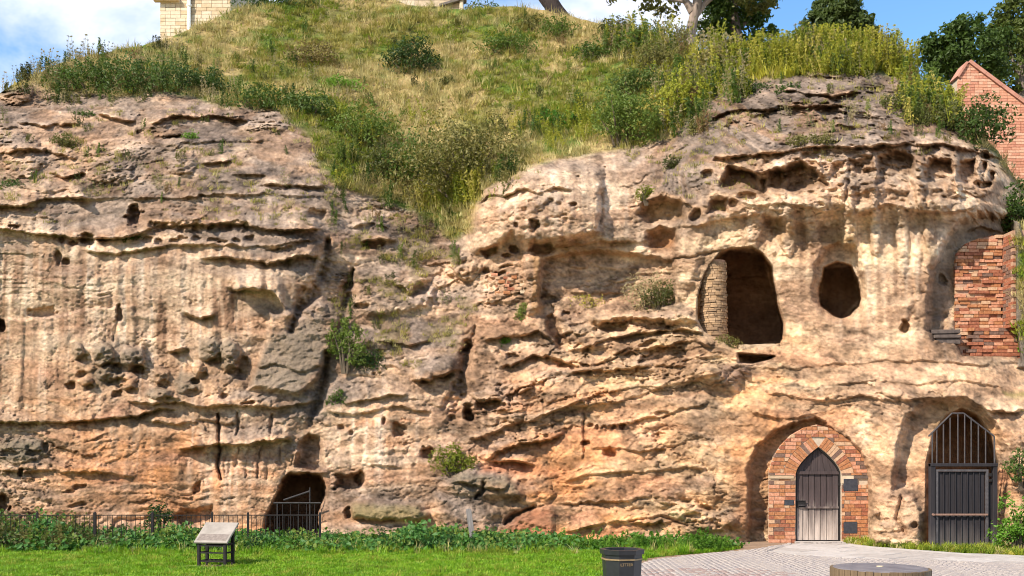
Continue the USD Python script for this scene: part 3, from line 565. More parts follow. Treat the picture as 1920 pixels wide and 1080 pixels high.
for h in [(1845, 312, 9, 10, .5), (1842, 346, 17, 7, .42), (1861, 330, 6, 11, .4), (1846, 290, 9, 8, .35), (1400, 366, 20, 8, .25), (1372, 380, 10, 9, .25), (1305, 402, 10, 10, .3), (1330, 330, 12, 10, .3), (1350, 300, 10, 6, .25)]: hole(*h, 2.4)
for r in [(1578, 340, 8, 40, .26), (1598, 352, 9, 44, .2), (1640, 340, 8, 50, .3), (1724, 326, 10, 52, .38), (1793, 318, 7, 44, .36), (1545, 370, 10, 20, .16), (1470, 330, 8, 40, .24), (1425, 330, 7, 30, .2), (1535, 320, 8, 36, .22), (1838, 320, 7, 36, .3)]: bump_(*r)
ledge([(1380, 376), (1430, 386), (1470, 376), (1520, 392), (1560, 400)], .12, 20, .05, 20); ledge([(1590, 412), (1620, 396), (1665, 384), (1700, 390), (1740, 400), (1790, 398), (1840, 386)], .14, 26, .05, 30)
ledge([(1260, 420), (1310, 424), (1370, 410), (1440, 400)], .1, 16, .05, 14); crack([(1262, 484), (1310, 482), (1360, 470)], 2.5, .12)
hole(1455, 425, 22, 16, .2, 2, .6); hole(1560, 440, 26, 16, .16)
for r in [(1412, 430, 16, 46, .16), (1478, 428, 14, 56, .2), (1522, 430, 12, 40, .15), (1592, 420, 14, 50, .2), (1640, 430, 14, 60, .2), (1690, 450, 12, 80, .14), (1742, 440, 12, 60, .14), (1612, 390, 40, 24, .12), (1500, 400, 60, 34, .18), (1780, 390, 70, 26, .14)]:
    bump_(*r)
for h in [(1445, 440, 16, 34, .16), (1500, 445, 14, 30, .14), (1560, 430, 18, 26, .18), (1616, 440, 12, 40, .12), (1666, 440, 14, 50, .10), (1716, 420, 10, 50, .08)]:
    hole(*h, 2.2, 0, .9)
slab([(1205, 388), (1246, 345), (1286, 292), (1326, 238), (1368, 200), (1480, 162), (1680, 162), (1760, 228), (1800, 290), (1780, 392), (1700, 404), (1500, 404), (1390, 408), (1310, 416), (1262, 424)], .40, 24)
bump_(1560, 300, 330, 110, .45, 0, 1.0)
bump_(1010, 390, 130, 90, .3, 0, 1.0)
# funnel and the oval opening
dig([(1526, 540), (1530, 500), (1548, 468), (1575, 458), (1600, 466), (1614, 495), (1620, 545), (1614, 580), (1590, 604), (1572, 604), (1545, 590), (1530, 565)], .42, 8, .04, 12)
dig([(1545, 502), (1572, 492), (1596, 498), (1606, 520), (1613, 560), (1611, 574), (1594, 592), (1577, 598), (1560, 592), (1537, 572), (1536, 540)], 2.4, 3, .04, 10, .4)
crack([(1702, 430), (1706, 480), (1704, 540)], 5, .07); crack([(1730, 440), (1728, 520)], 6, .06); bump_(1718, 500, 8, 60, .08); hole(1698, 612, 9, 14, .4); crack([(1720, 560), (1706, 600)], 7, .14)
# the big cave and its sill
dig([(1313, 600), (1310, 560), (1316, 530), (1332, 498), (1354, 476), (1370, 467), (1410, 466), (1430, 476), (1446, 498), (1450, 530), (1458, 575), (1470, 606), (1468, 636), (1462, 645), (1385, 648), (1345, 632), (1322, 620)], 3.0, 3.5, .10, 16, .45)
dig([(1384, 663), (1420, 666), (1452, 668), (1440, 674), (1410, 681), (1386, 680)], .9, 3, 0, 10, False)
# niche with the brick wall
dig([(1742, 620), (1744, 560), (1752, 505), (1768, 455), (1796, 418), (1830, 404), (1870, 410), (1892, 405), (1903, 440), (1908, 560), (1912, 668), (1804, 670), (1790, 648), (1750, 640)], .62, 8, .04, 12)
ledge([(1800, 440), (1830, 428), (1870, 432), (1886, 440)], .16, 14, .1, 10); crack([(1795, 470), (1780, 560), (1768, 620)], 8, .14); hole(1768, 522, 7, 9, .2); dig([(1878, 430), (1892, 408), (1904, 420), (1908, 470), (1890, 450)], .8, 5)
for k in range(4): crack([(1812 + 18 * k, 400), (1822 + 19 * k, 412)], 4, .12)
# band between the storeys
ledge([(1420, 690), (1500, 694), (1600, 680), (1700, 676), (1800, 684), (1930, 680)], .05, 24, .02, 14); ledge([(1440, 738), (1500, 745), (1560, 752), (1620, 742), (1700, 752), (1760, 748), (1810, 748), (1850, 766)], .12, 26, .02, 14)
ledge([(1840, 770), (1880, 768), (1905, 772), (1940, 756)], .2, 12, .2, 9); ledge([(1560, 720), (1640, 714), (1720, 722), (1800, 716), (1900, 726)], .05, 14, .02, 10); ledge([(1400, 770), (1450, 782), (1500, 780), (1560, 770)], .14, 26, .0, 20)
slab([(1640, 935), (1670, 918), (1720, 925), (1738, 950), (1736, 1030), (1640, 1020), (1630, 970)], .26, 9); crack([(1690, 930), (1680, 970), (1700, 1000)], 4, .15); hole(1640, 980, 8, 20, .2); hole(1715, 985, 7, 6, .2)
bump_(1435, 945, 8, 70, .0)
# doorway recess
DOOR_D, GATE_D = 21.85, 20.35
dig([(1408, 1070), (1404, 930), (1404, 880), (1420, 838), (1456, 806), (1500, 790), (1530, 784), (1552, 800), (1586, 822), (1614, 846), (1629, 876), (1633, 940), (1635, 1070)], .46, 5, .04, 10)
dig([(1678, 920), (1684, 850), (1700, 790), (1730, 760), (1790, 750), (1840, 765), (1868, 795), (1880, 840), (1886, 930), (1888, 1070), (1730, 1070), (1730, 960), (1712, 925)], .5, 9, .05, 12)
crack([(1682, 920), (1680, 860), (1690, 810)], 5, .2)

D = D0 - disp + deep
# openings with a fixed plane behind the masonry
def push_back(poly, Dmin, soft=4):
    s, d = sdf(poly, 30, False)
    w = sstep(-soft, soft, d)
    D[s] = np.where(d > -soft, np.maximum(D[s], D[s] * (1 - w) + np.maximum(D[s], Dmin) * w), D[s])
def bring(poly, Dset, soft=8):
    s, d = sdf(poly, 30, False)
    w = sstep(-soft, soft, d)
    D[s] = D[s] * (1 - w) + Dset * w
push_back([(1447, 1066), (1447, 880), (1462, 845), (1490, 815), (1532, 797), (1580, 824), (1612, 856), (1626, 895), (1629, 1066)], DOOR_D + .22, 3)
push_back([(1737, 1066), (1740, 868), (1752, 815), (1776, 782), (1804, 768), (1830, 780), (1856, 815), (1868, 868), (1870, 1066)], GATE_D + 3.2)
push_back([(1804, 668), (1792, 640), (1786, 560), (1790, 500), (1812, 452), (1888, 436), (1900, 470), (1904, 668)], 22.75)
bring([(1902, 415), (1912, 418), (1926, 470), (1930, 600), (1930, 690), (1905, 690), (1914, 676), (1904, 600)], 22.0, 2)
P = world(D)
# ---- colours of the rock: beds, stains and lichen patches, plus darkened hollows and edges
def ramp3(w, cols_):
    return sum(w_[..., None] * np.asarray(c) for w_, c in zip(w, cols_))
CREAM, TAN, RUSTC, PINK, GREYC, DARKG, STAIN, WHITE = map(np.array, ((.62, .45, .305), (.42, .258, .155), (.45, .19, .072), (.40, .185, .11), (.255, .187, .142), (.125, .095, .073), (.21, .11, .062), (.70, .57, .44)))
ts = np.interp(SC + 0.1 * n1, S_, gaussian_filter1d(TIN1, 6)) * 0.6 + np.interp(SC, S_, TIN2) * 0.55
big = fb(np.stack([X / 2.6, Z / 1.6, 0 * X + 4], -1), 4, 101) - 0.5
mid = fb(np.stack([X / 0.7, Z / 0.45, 0 * X + 6], -1), 4, 103) - 0.5
fine = fb(np.stack([X / 0.12, Z / 0.1, 0 * X], -1), 3, 107) - 0.5
pale = np.clip(PALE * 1.15 - 0.42 + .38 * STREAK + 1.7 * big + 1.5 * mid + 0.5 * ts, 0, 1)
C = TAN + (CREAM - TAN) * pale[..., None]
ochre = sstep(900, 1200, WU) * sstep(430, 700, WV) * (1 - .45 * sstep(1450, 1650, WU)) * np.clip(.55 + 1.6 * mid + 1.2 * big, 0, 1)
C = C + (np.array((.60, .385, .17)) * (.72 + .45 * pale[..., None]) - C) * (.6 * ochre)[..., None]
ochre2 = sstep(1230, 1330, WU) * sstep(330, 420, WV) * (1 - sstep(640, 720, WV)) * np.clip(.35 + 1.5 * big + mid, 0, 1)
C = C + (np.array((.60, .43, .235)) * (.75 + .4 * pale[..., None]) - C) * (.7 * ochre2)[..., None]
band = fb(np.stack([X / 3.0, SC / 0.22, 0 * X + 14], -1), 4, 105) - 0.5
RUST = RUST * (.55 + .55 * sstep(480, 780, WV))
rust = np.clip(RUST - 0.36 + 1.6 * mid + 1.3 * big + 1.6 * band + 0.4 * ts * (0.3 + STRATA), 0, 1) * (0.35 + 0.65 * RUST)
C = C + (RUSTC - C) * (0.95 * rust)[..., None]
pink = np.clip(2.4 * (fb(np.stack([X / 1.6, SC / 0.5, 0 * X + 9], -1), 4, 109) - 0.54) + 0.8 * band, 0, 1) * (0.35 + 0.65 * RUST)
C = C + (PINK - C) * (0.9 * pink)[..., None]
# water streaks, dark brown-pink and white, hanging from the ledges
st = fb(np.stack([X / 0.11 + 0.2 * bend, Z / 2.4, 0 * X + 1], -1), 3, 113) - 0.5
st2 = fb(np.stack([X / 0.30, Z / 1.7, 0 * X + 2], -1), 3, 117) - 0.5
brk = .25 + .75 * sstep(0.36, 0.6, fb(np.stack([X / 0.8, Z / 0.9, 0 * X + 2], -1), 3, 119))
C = C + (STAIN - C) * (STREAK * brk * np.clip(3.6 * st + 2.4 * st2 - 0.08, 0, 1) * 1.0)[..., None]
C = C + (WHITE - C) * (np.clip(STREAK, 0, 1) * np.clip(-2.6 * st - 1.2 * st2 - 0.05, 0, 1) * 0.75)[..., None]

# surface normals of the finished form
def grid_normals(P):
    du, dv = np.gradient(P, axis=0), np.gradient(P, axis=1)
    n = np.cross(du, -dv)
    n /= np.maximum(np.linalg.norm(n, axis=-1, keepdims=True), 1e-9)
    return n
Nrm = grid_normals(P)
Psm = np.stack([gaussian_filter(P[..., k], 3) for k in range(3)], -1)
Nsm = grid_normals(Psm)
# lichen and soot-grey crust on weathered beds and on what the rain reaches
lich = np.clip(1.5 * GREY - 0.44 + 0.8 * (Nsm[..., 2] - 0.10) + 2.3 * (fb(np.stack([X / 1.0, Z / 0.42, 0 * X + 16], -1), 4, 141) - 0.5) + 1.0 * big, 0, 1) * np.clip(0.25 + 1.5 * GREY, 0, 1)
C = C + ((GREYC * (1 + 0.5 * fine[..., None] + 0.5 * mid[..., None])) - C) * (0.92 * lich)[..., None]
C = C + (DARKG - C) * (0.7 * np.clip(lich * 1.2 - 0.25 + 2.2 * fine, 0, 1) * GREY)[..., None]
# fine bedding: thin paler and darker laminae, coming and going
lam = np.interp(SC + .02 * mid, S_, TIN3) * np.clip(2.4 * (fb(np.stack([X / 0.7, SC / 0.25, 0 * X + 45], -1), 3, 191) - .34), 0, 1)
C = C * (1 + .42 * lam * (1 - .7 * STREAK))[..., None]
# dark flecks and iron spots
# brown iron crust in broad irregular patches
br_ = sstep(.50, .66, fb(np.stack([X / 0.9, SC / 0.4, 0 * X + 27], -1), 5, 171)) * (1 - .6 * STREAK) * (.35 + .65 * np.clip(ROUGH * 1.6, 0, 1))
C = C + (np.array((.21, .118, .066)) - C) * (.72 * br_)[..., None]
tex = fb(np.stack([X / 0.32, SC / 0.16, 0 * X + 19], -1), 4, 151) - 0.5
grit = meshkit.noise(np.stack([X / 0.045, Z / 0.035, 0 * X + 23], -1), 157) - 0.5
cal = 1 - .65 * STREAK
C = C * (1 + 0.9 * fine * cal + 0.9 * mid * cal + 1.25 * tex * cal + .5 * grit)[..., None]
spk = (ROUGH * 0.7 + 0.15) * sstep(0.45, 0.62, fb(np.stack([X / 0.5, Z / 0.4, 0 * X + 3], -1), 3, 129))
C = C * (1 - 0.6 * spk * sstep(0.56, 0.72, fb(np.stack([X / 0.08, Z / 0.05, 0 * X + 3], -1), 3, 127)))[..., None]
def paint(poly, col, amt, soft=10):
    s, d = sdf(poly, soft * 2)
    w = (amt * sstep(-soft, soft, d + 14 * mid[s]))[..., None]
    C[s] = C[s] * (1 - w) + np.asarray(col) * (0.8 + 0.5 * (mid[s][..., None] + .5)) * w
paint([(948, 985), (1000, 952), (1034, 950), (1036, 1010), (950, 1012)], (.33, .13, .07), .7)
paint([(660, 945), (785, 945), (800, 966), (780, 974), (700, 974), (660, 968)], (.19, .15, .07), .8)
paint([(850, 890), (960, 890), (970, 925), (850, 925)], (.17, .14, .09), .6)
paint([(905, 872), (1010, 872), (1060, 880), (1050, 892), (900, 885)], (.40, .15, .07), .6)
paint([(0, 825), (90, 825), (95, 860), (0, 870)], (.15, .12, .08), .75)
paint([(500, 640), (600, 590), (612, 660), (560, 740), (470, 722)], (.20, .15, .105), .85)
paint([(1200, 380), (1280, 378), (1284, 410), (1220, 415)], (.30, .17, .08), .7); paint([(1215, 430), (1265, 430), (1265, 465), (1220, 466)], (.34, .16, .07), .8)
paint([(1040, 452), (1190, 452), (1190, 478), (1040, 478)], (.33, .18, .08), .6)  # shadow strip under the lip above the recess, painted into the rock colour
paint([(1000, 480), (1018, 480), (1018, 585), (1000, 585)], (.36, .20, .09), .6, 4)  # brown strip along the left edge of the recess
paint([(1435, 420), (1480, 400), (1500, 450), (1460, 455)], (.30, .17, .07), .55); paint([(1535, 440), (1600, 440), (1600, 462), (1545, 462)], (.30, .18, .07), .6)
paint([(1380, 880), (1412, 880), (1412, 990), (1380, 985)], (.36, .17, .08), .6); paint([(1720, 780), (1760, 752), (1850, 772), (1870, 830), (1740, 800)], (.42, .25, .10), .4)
paint([(1750, 500), (1772, 455), (1800, 425), (1890, 425), (1880, 440), (1805, 450), (1785, 500), (1768, 620), (1748, 625)], (.20, .15, .11), .65, 6)  # shaded left jamb and arch of the niche, painted in as dark grey
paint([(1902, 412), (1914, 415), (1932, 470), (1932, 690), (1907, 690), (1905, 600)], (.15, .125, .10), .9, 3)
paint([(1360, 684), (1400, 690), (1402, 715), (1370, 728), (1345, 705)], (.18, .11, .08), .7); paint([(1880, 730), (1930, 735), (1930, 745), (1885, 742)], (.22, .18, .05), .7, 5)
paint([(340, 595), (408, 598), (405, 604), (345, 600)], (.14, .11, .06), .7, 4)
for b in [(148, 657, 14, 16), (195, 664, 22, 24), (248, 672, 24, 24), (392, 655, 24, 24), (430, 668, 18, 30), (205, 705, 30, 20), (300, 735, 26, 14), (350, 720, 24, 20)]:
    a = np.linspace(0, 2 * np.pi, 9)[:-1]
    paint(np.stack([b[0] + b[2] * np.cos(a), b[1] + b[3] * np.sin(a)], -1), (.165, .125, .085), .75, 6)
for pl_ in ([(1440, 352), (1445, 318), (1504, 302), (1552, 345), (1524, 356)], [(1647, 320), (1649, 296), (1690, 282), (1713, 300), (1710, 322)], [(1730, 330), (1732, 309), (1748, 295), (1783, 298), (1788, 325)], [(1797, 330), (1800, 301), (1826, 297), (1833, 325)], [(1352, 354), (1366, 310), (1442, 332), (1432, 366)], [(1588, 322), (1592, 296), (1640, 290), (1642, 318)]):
    paint(pl_, (.21, .125, .07), .75, 6)  # dark brown painted into the alcoves, mostly their upper parts
# inside of the caves: shade painted in, walls coloured darker where they run deep
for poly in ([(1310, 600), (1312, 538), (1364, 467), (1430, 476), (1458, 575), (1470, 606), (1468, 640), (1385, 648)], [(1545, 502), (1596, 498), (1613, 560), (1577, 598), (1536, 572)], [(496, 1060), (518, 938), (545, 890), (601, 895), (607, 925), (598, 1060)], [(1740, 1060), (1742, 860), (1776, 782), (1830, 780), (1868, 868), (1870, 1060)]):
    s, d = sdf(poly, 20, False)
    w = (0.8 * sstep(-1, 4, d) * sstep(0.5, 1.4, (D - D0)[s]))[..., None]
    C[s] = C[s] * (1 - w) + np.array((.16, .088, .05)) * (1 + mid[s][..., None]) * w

# the hill's own soil and thatch
gsel = fb(np.stack([X / 2.4, Z / 1.1, D0 / 3], -1), 4, 131)
STRAW, OLIVE, GREENH, SOIL = map(np.array, ((.34, .245, .105), (.16, .15, .042), (.10, .14, .025), (.20, .145, .085)))
wg = sstep(0.44, 0.62, gsel)[..., None]
H = STRAW * (1 - wg) + OLIVE * wg
w2 = sstep(0.52, 0.66, fb(np.stack([X / 1.3, Z / 0.7, D0 / 3], -1), 4, 137))[..., None]
H = H * (1 - w2) + GREENH * w2
H *= (1 + 0.8 * fine + 0.5 * mid)[..., None]
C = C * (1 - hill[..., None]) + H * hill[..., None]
sc2 = (scree * 0.75)[..., None]
C = C * (1 - sc2) + (SOIL * (1 + 0.8 * fine + 0.4 * mid)[..., None]) * sc2
C = np.clip(C, 0.012, 0.78)

# the ground behind the crest, so that the hill has a top
back = []
for dd, dz in ((1.5, 0.25), (4, 0.2), (10, -0.2), (30, -1.0), (90, -2.0)):
    q_ = P[:, 0].copy(); q_[:, 1] += dd; q_[:, 2] += dz; q_[:, 0] *= (q_[:, 1] / P[:, 0, 1]); back.append(q_)
Pall = np.concatenate([np.stack(back[::-1], 1), P], 1)
nb = len(back)
Call = np.concatenate([np.repeat(np.broadcast_to(OLIVE, (NU, 1, 3)), nb, 1), C], 1)
Nall = grid_normals(Pall)
hall = np.concatenate([np.ones((NU, nb)), hill], 1)
NA = NV + nb
idx = np.arange(NU * NA).reshape(NU, NA)
quads = np.stack([idx[:-1, :-1], idx[:-1, 1:], idx[1:, 1:], idx[1:, :-1]], -1).reshape(-1, 4)
hq = ((hall[:-1, :-1] + hall[:-1, 1:] + hall[1:, 1:] + hall[1:, :-1]) / 4).ravel()
MATROCK = 'rock'
for name, sel in (('sandstone_cliff', hq <= 0.5), ('grassy_hillside', hq > 0.5)):
    qf = quads[sel]
    uniq, inv = np.unique(qf, return_inverse=True)
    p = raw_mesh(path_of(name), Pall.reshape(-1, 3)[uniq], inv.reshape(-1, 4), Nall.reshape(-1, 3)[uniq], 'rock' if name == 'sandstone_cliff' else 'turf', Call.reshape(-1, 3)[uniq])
    tag(p, kind='structure')

_ti = np.arange(NU)
def ground(u, v):
    """World point and normal of the surface that the photograph shows at (u, v)."""
    u, v = np.atleast_1d(np.asarray(u, float)), np.atleast_1d(np.asarray(v, float))
    ci = np.interp(u, cols, _ti)
    vt = np.interp(u, cols, vtop)
    cj = np.clip((v - vt) / (1062 - vt), 0, 1) * (NV - 1)
    p = np.stack([map_coordinates(P[..., k], [ci, cj], order=1, mode='nearest') for k in range(3)], -1)
    n = np.stack([map_coordinates(Nsm[..., k], [ci, cj], order=1, mode='nearest') for k in range(3)], -1)
    return p, n
def field(F, u, v):
    ci = np.interp(u, cols, _ti); vt = np.interp(u, cols, vtop)
    return map_coordinates(F, [ci, np.clip((v - vt) / (1062 - vt), 0, 1) * (NV - 1)], order=1, mode='nearest')
# ------------------------------------------------------------------ materials of made things
grainy('soil', (.16, .10, .06), (.30, .20, .13), 3.0, .95, .8, .03)
grainy('lawn_soil', (.05, .10, .008), (.09, .17, .015), 2.2, .95, .6, .02)
grainy('sand', (.22, .19, .17), (.33, .29, .265), 14, .95, .5, .006)
for k, (a, b) in enumerate([((.225, .19, .165), (.335, .285, .25)), ((.20, .17, .155), (.305, .26, .235)), ((.245, .205, .175), (.345, .29, .25)), ((.19, .135, .115), (.28, .205, .175))]):
    grainy(f'sett_{k}', a, b, 30, .8, .5, .004)
for k, (a, b) in enumerate([((.30, .265, .23), (.44, .39, .345)), ((.26, .225, .195), (.40, .35, .305)), ((.33, .29, .255), (.46, .41, .365))]):
    grainy(f'flag_{k}', a, b, 7, .85, .5, .004)
for k, (a, b, c) in enumerate([((.17, .062, .028), (.34, .135, .055), (.46, .24, .12)), ((.12, .042, .027), (.26, .088, .045), (.37, .165, .09)), ((.075, .045, .035), (.15, .085, .06), (.24, .15, .105)), ((.30, .17, .095), (.45, .27, .155), (.55, .37, .24)), ((.29, .11, .058), (.46, .205, .115), (.56, .32, .21))]):
    grainy(f'brick_{k}', a, b, 22, .9, .7, .006, c)
for k, (a, b, c) in enumerate([((.38, .15, .085), (.53, .25, .15), (.60, .35, .24)), ((.43, .19, .11), (.57, .31, .20), (.62, .40, .28)), ((.30, .115, .07), (.45, .19, .115), (.55, .28, .19))]):
    grainy(f'gable_brick_{k}', a, b, 22, .9, .6, .006, c)
for k, (a, b) in enumerate([((.48, .36, .23), (.64, .51, .35)), ((.52, .41, .28), (.66, .54, .39)), ((.44, .31, .18), (.58, .44, .28))]):
    grainy(f'ashlar_{k}', a, b, 9, .9, .5, .008)
grainy('mortar', (.34, .26, .185), (.50, .40, .29), 18, .95, .5, .005)
grainy('mortar_dark', (.30, .17, .11), (.42, .26, .17), 18, .95, .5, .005)
for k, (a, b) in enumerate([((.24, .145, .075), (.38, .245, .135)), ((.28, .175, .095), (.43, .285, .165)), ((.17, .11, .062), (.30, .19, .11))]):
    grainy(f'rubble_{k}', a, b, 14, .92, .8, .01)
grainy('stone_dark', (.055, .042, .036), (.14, .105, .085), 12, .85, .6, .006)
grainy('slate', (.022, .023, .028), (.05, .05, .058), 16, .6, .3, .003)
grainy('stone_pale', (.42, .32, .21), (.58, .45, .31), 8, .92, .7, .01)
grainy('sill_stone', (.33, .22, .13), (.50, .36, .23), 10, .92, .7, .01, stretch=(1, 1, 5))
grainy('coping', (.34, .15, .10), (.46, .23, .16), 12, .9, .5, .005)
grainy('slate_coping', (.10, .085, .075), (.18, .15, .13), 12, .9, .5, .005)
grainy('white_paint', (.72, .70, .66), (.80, .78, .75), 8, .5, .1, .002)
grainy('iron', (.008, .007, .007), (.022, .018, .016), 26, .7, .3, .002, spec=.2)
grainy('steel_grey', (.032, .027, .027), (.075, .065, .062), 20, .6, .3, .002, spec=.25)
grainy('rust_bar', (.16, .085, .055), (.28, .17, .13), 26, .7, .3, .002)
grainy('bin_black', (.008, .008, .010), (.016, .016, .019), 14, .42, .15, .002, spec=.5)
grainy('gold_paint', (.17, .115, .06), (.28, .19, .10), 24, .5, .2, .001)
grainy('post_wood', (.13, .11, .10), (.26, .23, .21), 10, .85, .5, .004, stretch=(6, 6, .7))
grainy('bark', (.10, .075, .055), (.24, .19, .15), 9, .95, .9, .03, stretch=(3, 3, .6))
grainy('bark_dark', (.018, .013, .012), (.055, .04, .034), 9, .95, .9, .03, stretch=(3, 3, .6))
grainy('bark_pale', (.15, .11, .085), (.30, .23, .18), 7, .95, .8, .03, stretch=(3, 3, .6))
grainy('twig', (.06, .045, .03), (.13, .095, .06), 12, .9, .4, .004)
def wood(name, top, bottom, z0, z1):
    """Planks, weathered: dark above, rain-bleached near the ground."""
    nodes = {
        'geo': ('geometry', {}), 's': ('separate_xyz', {}), 'oi': ('object_info', {}),
        'mp': ('mapping', {'scale': (22, 22, 1.3)}), 'n': ('noise_texture', {'scale': 1.6, 'detail': 7.0, 'roughness': 0.65}),
        'mp2': ('mapping', {'scale': (9, 9, 1.4)}), 'n2': ('noise_texture', {'scale': 1.0, 'detail': 4.0}),
        'w': ('math', {'math_type': 'multiply_add', 'value2': 0.9, 'value3': -0.45}),
        'mr': ('map_range', {'from_min': z0, 'from_max': z1, 'clamp': True}), 'a': ('math', {'math_type': 'add'}),
        'r': ('rgb_ramp', {'ramp': [(0.0, bottom), (0.4, tuple(np.array(bottom) * .45 + np.array(top) * .55)), (0.7, top), (1.0, tuple(np.array(top) * .75))]}),
        'g': ('rgb_ramp', {'ramp': [(.25, (.5, .5, .5)), (.6, (1.05, 1.05, 1.05)), (.8, (1.35, 1.32, 1.3))]}), 'mm': ('mix', {'mix_type': 'multiply', 'fac': .9}),
        'b': ('bump', {'strength': .6, 'distance': .004}), 'p': ('principled_bsdf', {'roughness': .75, 'specular_ior_level': .25})}
    MAT[name] = usdkit.material(stage, L + name, nodes, [('geo.position', 's.vector'), ('geo.position', 'mp.vector'), ('mp.vector', 'n.vector'), ('geo.position', 'mp2.vector'), ('mp2.vector', 'n2.vector'),
        ('n2.fac', 'w.value1'), ('s.z', 'mr.value'), ('mr.result', 'a.value1'), ('w.value', 'a.value2'), ('a.value', 'r.fac'), ('n.fac', 'g.fac'), ('r.color', 'mm.color1'), ('g.color', 'mm.color2'),
        ('mm.color', 'p.base_color'), ('n.fac', 'b.height'), ('b.normal', 'p.normal')], surface='p.BSDF')
wood('door_wood', (.075, .052, .048), (.50, .40, .33), 0.05, 1.25)
wood('gate_wood', (.030, .025, .027), (.10, .083, .075), 0.0, 0.7)
wood('drum_wood', (.15, .10, .055), (.12, .08, .045), 0.1, 1.0)

# ------------------------------------------------------------------ the ground
def flat(poly, z):
    v, f = trimesh.creation.triangulate_polygon(poly, engine='earcut')
    m = trimesh.Trimesh(np.column_stack([v, np.full(len(v), z)]), f, process=False)
    if m.face_normals[0][2] < 0:
        m.invert()
    return m
def gp(u, v):
    d = FPX * EYE / (v - HOR)
    return ((u - 960) / FPX * d, d)
tag(obj('ground', bx(-260, 260, -160, 60, -0.6, 0.0), 'soil'), kind='structure')
LAWN = Polygon([(-34, -6), (0.75, -6), (1.05, 12.0), gp(1122, 1080), gp(1160, 1063), gp(1215, 1046), gp(1300, 1038), gp(1385, 1030), (4.6, 23), (-34, 25.5)])
tag(obj('lawn', flat(LAWN, 0.004), 'lawn_soil'), kind='structure')
VERGE = Polygon([gp(1585, 1020), gp(1640, 1026), gp(1720, 1032), gp(1800, 1038), gp(1920, 1043), gp(2140, 1049), (14, 21), (7.2, 22.2)])
tag(obj('verge', flat(VERGE, 0.004), 'lawn_soil'), kind='structure')
PATH = Polygon([(1.0, 5), (1.3, 12.0), gp(1140, 1080), gp(1180, 1064), gp(1230, 1050), gp(1310, 1041), gp(1400, 1033), gp(1480, 1020), gp(1588, 1019), gp(1640, 1026.5), gp(1720, 1032.5), gp(1800, 1038.5), gp(1920, 1043.5), gp(2140, 1049.5), (16, 17), (16, 5)])
path = UsdGeom.Xform.Define(stage, path_of('path')).GetPrim()
tag(path, kind='structure')
obj('bedding', flat(PATH, 0.008), 'sand', path)
SLABS = Polygon([gp(1440, 1036), gp(1492, 1021), gp(1585, 1020.5), gp(1640, 1027), gp(1720, 1033), gp(1800, 1039), gp(1920, 1044), gp(2100, 1049), gp(2060, 1063), gp(1920, 1059), gp(1750, 1053), gp(1600, 1049), gp(1500, 1043)])
rg = np.random.RandomState(12)
ang = math.degrees(math.atan2(-2.9, 2.4)) + 90
org = (7.0, 19.5)
for i in range(-9, 12):
    for j in range(-8, 10):
        w_, h_ = 0.62, 0.92
        o_ = 0.46 * (i % 2)
        q_ = affinity.rotate(sbox(i * w_ + .006, j * h_ + o_ + .006, (i + 1) * w_ - .006, (j + 1) * h_ + o_ - .006), ang, origin=(0, 0))
        q_ = affinity.translate(q_, *org).intersection(SLABS)
        if q_.is_empty or q_.area < 0.03 or q_.geom_type != 'Polygon':
            continue
        m = trimesh.creation.extrude_polygon(q_.buffer(0), 0.018 + rg.uniform(-.003, .003), engine='earcut'); m.apply_translation([0, 0, .006])
        obj('paving_slab', m, f'flag_{rg.randint(3)}', path)
# setts in segmental arcs
setts = []
SETT_ZONE = PATH.difference(SLABS.buffer(0.02)).intersection(sbox(0, 14.4, 11.5, 23)).buffer(-0.05)
from shapely.prepared import prep
from shapely.geometry import Point
_pz = prep(SETT_ZONE)
for c_ in range(-2, 12):
    for r_ in range(-10, 100):
        for k in range(13):
            t = (k + 0.5) / 13 * 2 - 1
            x, y = 0.3 + c_ * 1.3 + t * 0.65, 13.6 + r_ * 0.105 + 0.36 * math.cos(t * math.pi / 2) 
            x += rg.uniform(-.006, .006); y += rg.uniform(-.006, .006)
            if _pz.contains(Point(x, y)):
                setts.append((x, y, math.atan2(-0.36 * math.pi / 2 * math.sin(t * math.pi / 2) / 0.65, 1.0), rg.uniform(.84, 1.0), rg.uniform(-.004, .004), 3 if rg.rand() < .5 and math.hypot((x - 3.0) / 1.3, (y - 15.6) / .8) < 1 else rg.randint(3)))
def sett(x, y, a, s, dz, _):
    h, c = 0.046 * s, 0.009
    v = np.array([[-h, -h, 0], [h, -h, 0], [h, h, 0], [-h, h, 0], [-h, -h, .024 - c], [h, -h, .024 - c], [h, h, .024 - c], [-h, h, .024 - c], [-h + c, -h + c, .024], [h - c, -h + c, .024], [h - c, h - c, .024], [-h + c, h - c, .024]])
    v[4:, 2] += dz
    f = [[8, 9, 10], [8, 10, 11]]
    for b in (0, 4):
        for k in range(4):
            p, q = b + k, b + (k + 1) % 4
            f += [[p, q, q + 4], [p, q + 4, p + 4]]
    ca, sa = math.cos(a), math.sin(a)
    R = np.array([[ca, -sa, 0], [sa, ca, 0], [0, 0, 1]])
    return trimesh.Trimesh(v @ R.T + [x, y, .008], f, process=False)
infr = lambda s: s[1] > 15.55 and abs(s[0] / s[1]) < 0.495
setts.sort(key=lambda s: (not infr(s), s[1]))
for s_ in setts[:300]:
    obj('cobble', sett(*s_), f'sett_{s_[5]}', path)
rest = [[], [], [], []]
for s_ in setts[300:]:
    rest[s_[5]].append(sett(*s_))
for k, r_ in enumerate(rest):
    if r_:
        tag(obj('cobbles', cat(r_), f'sett_{k}', path), kind='stuff')
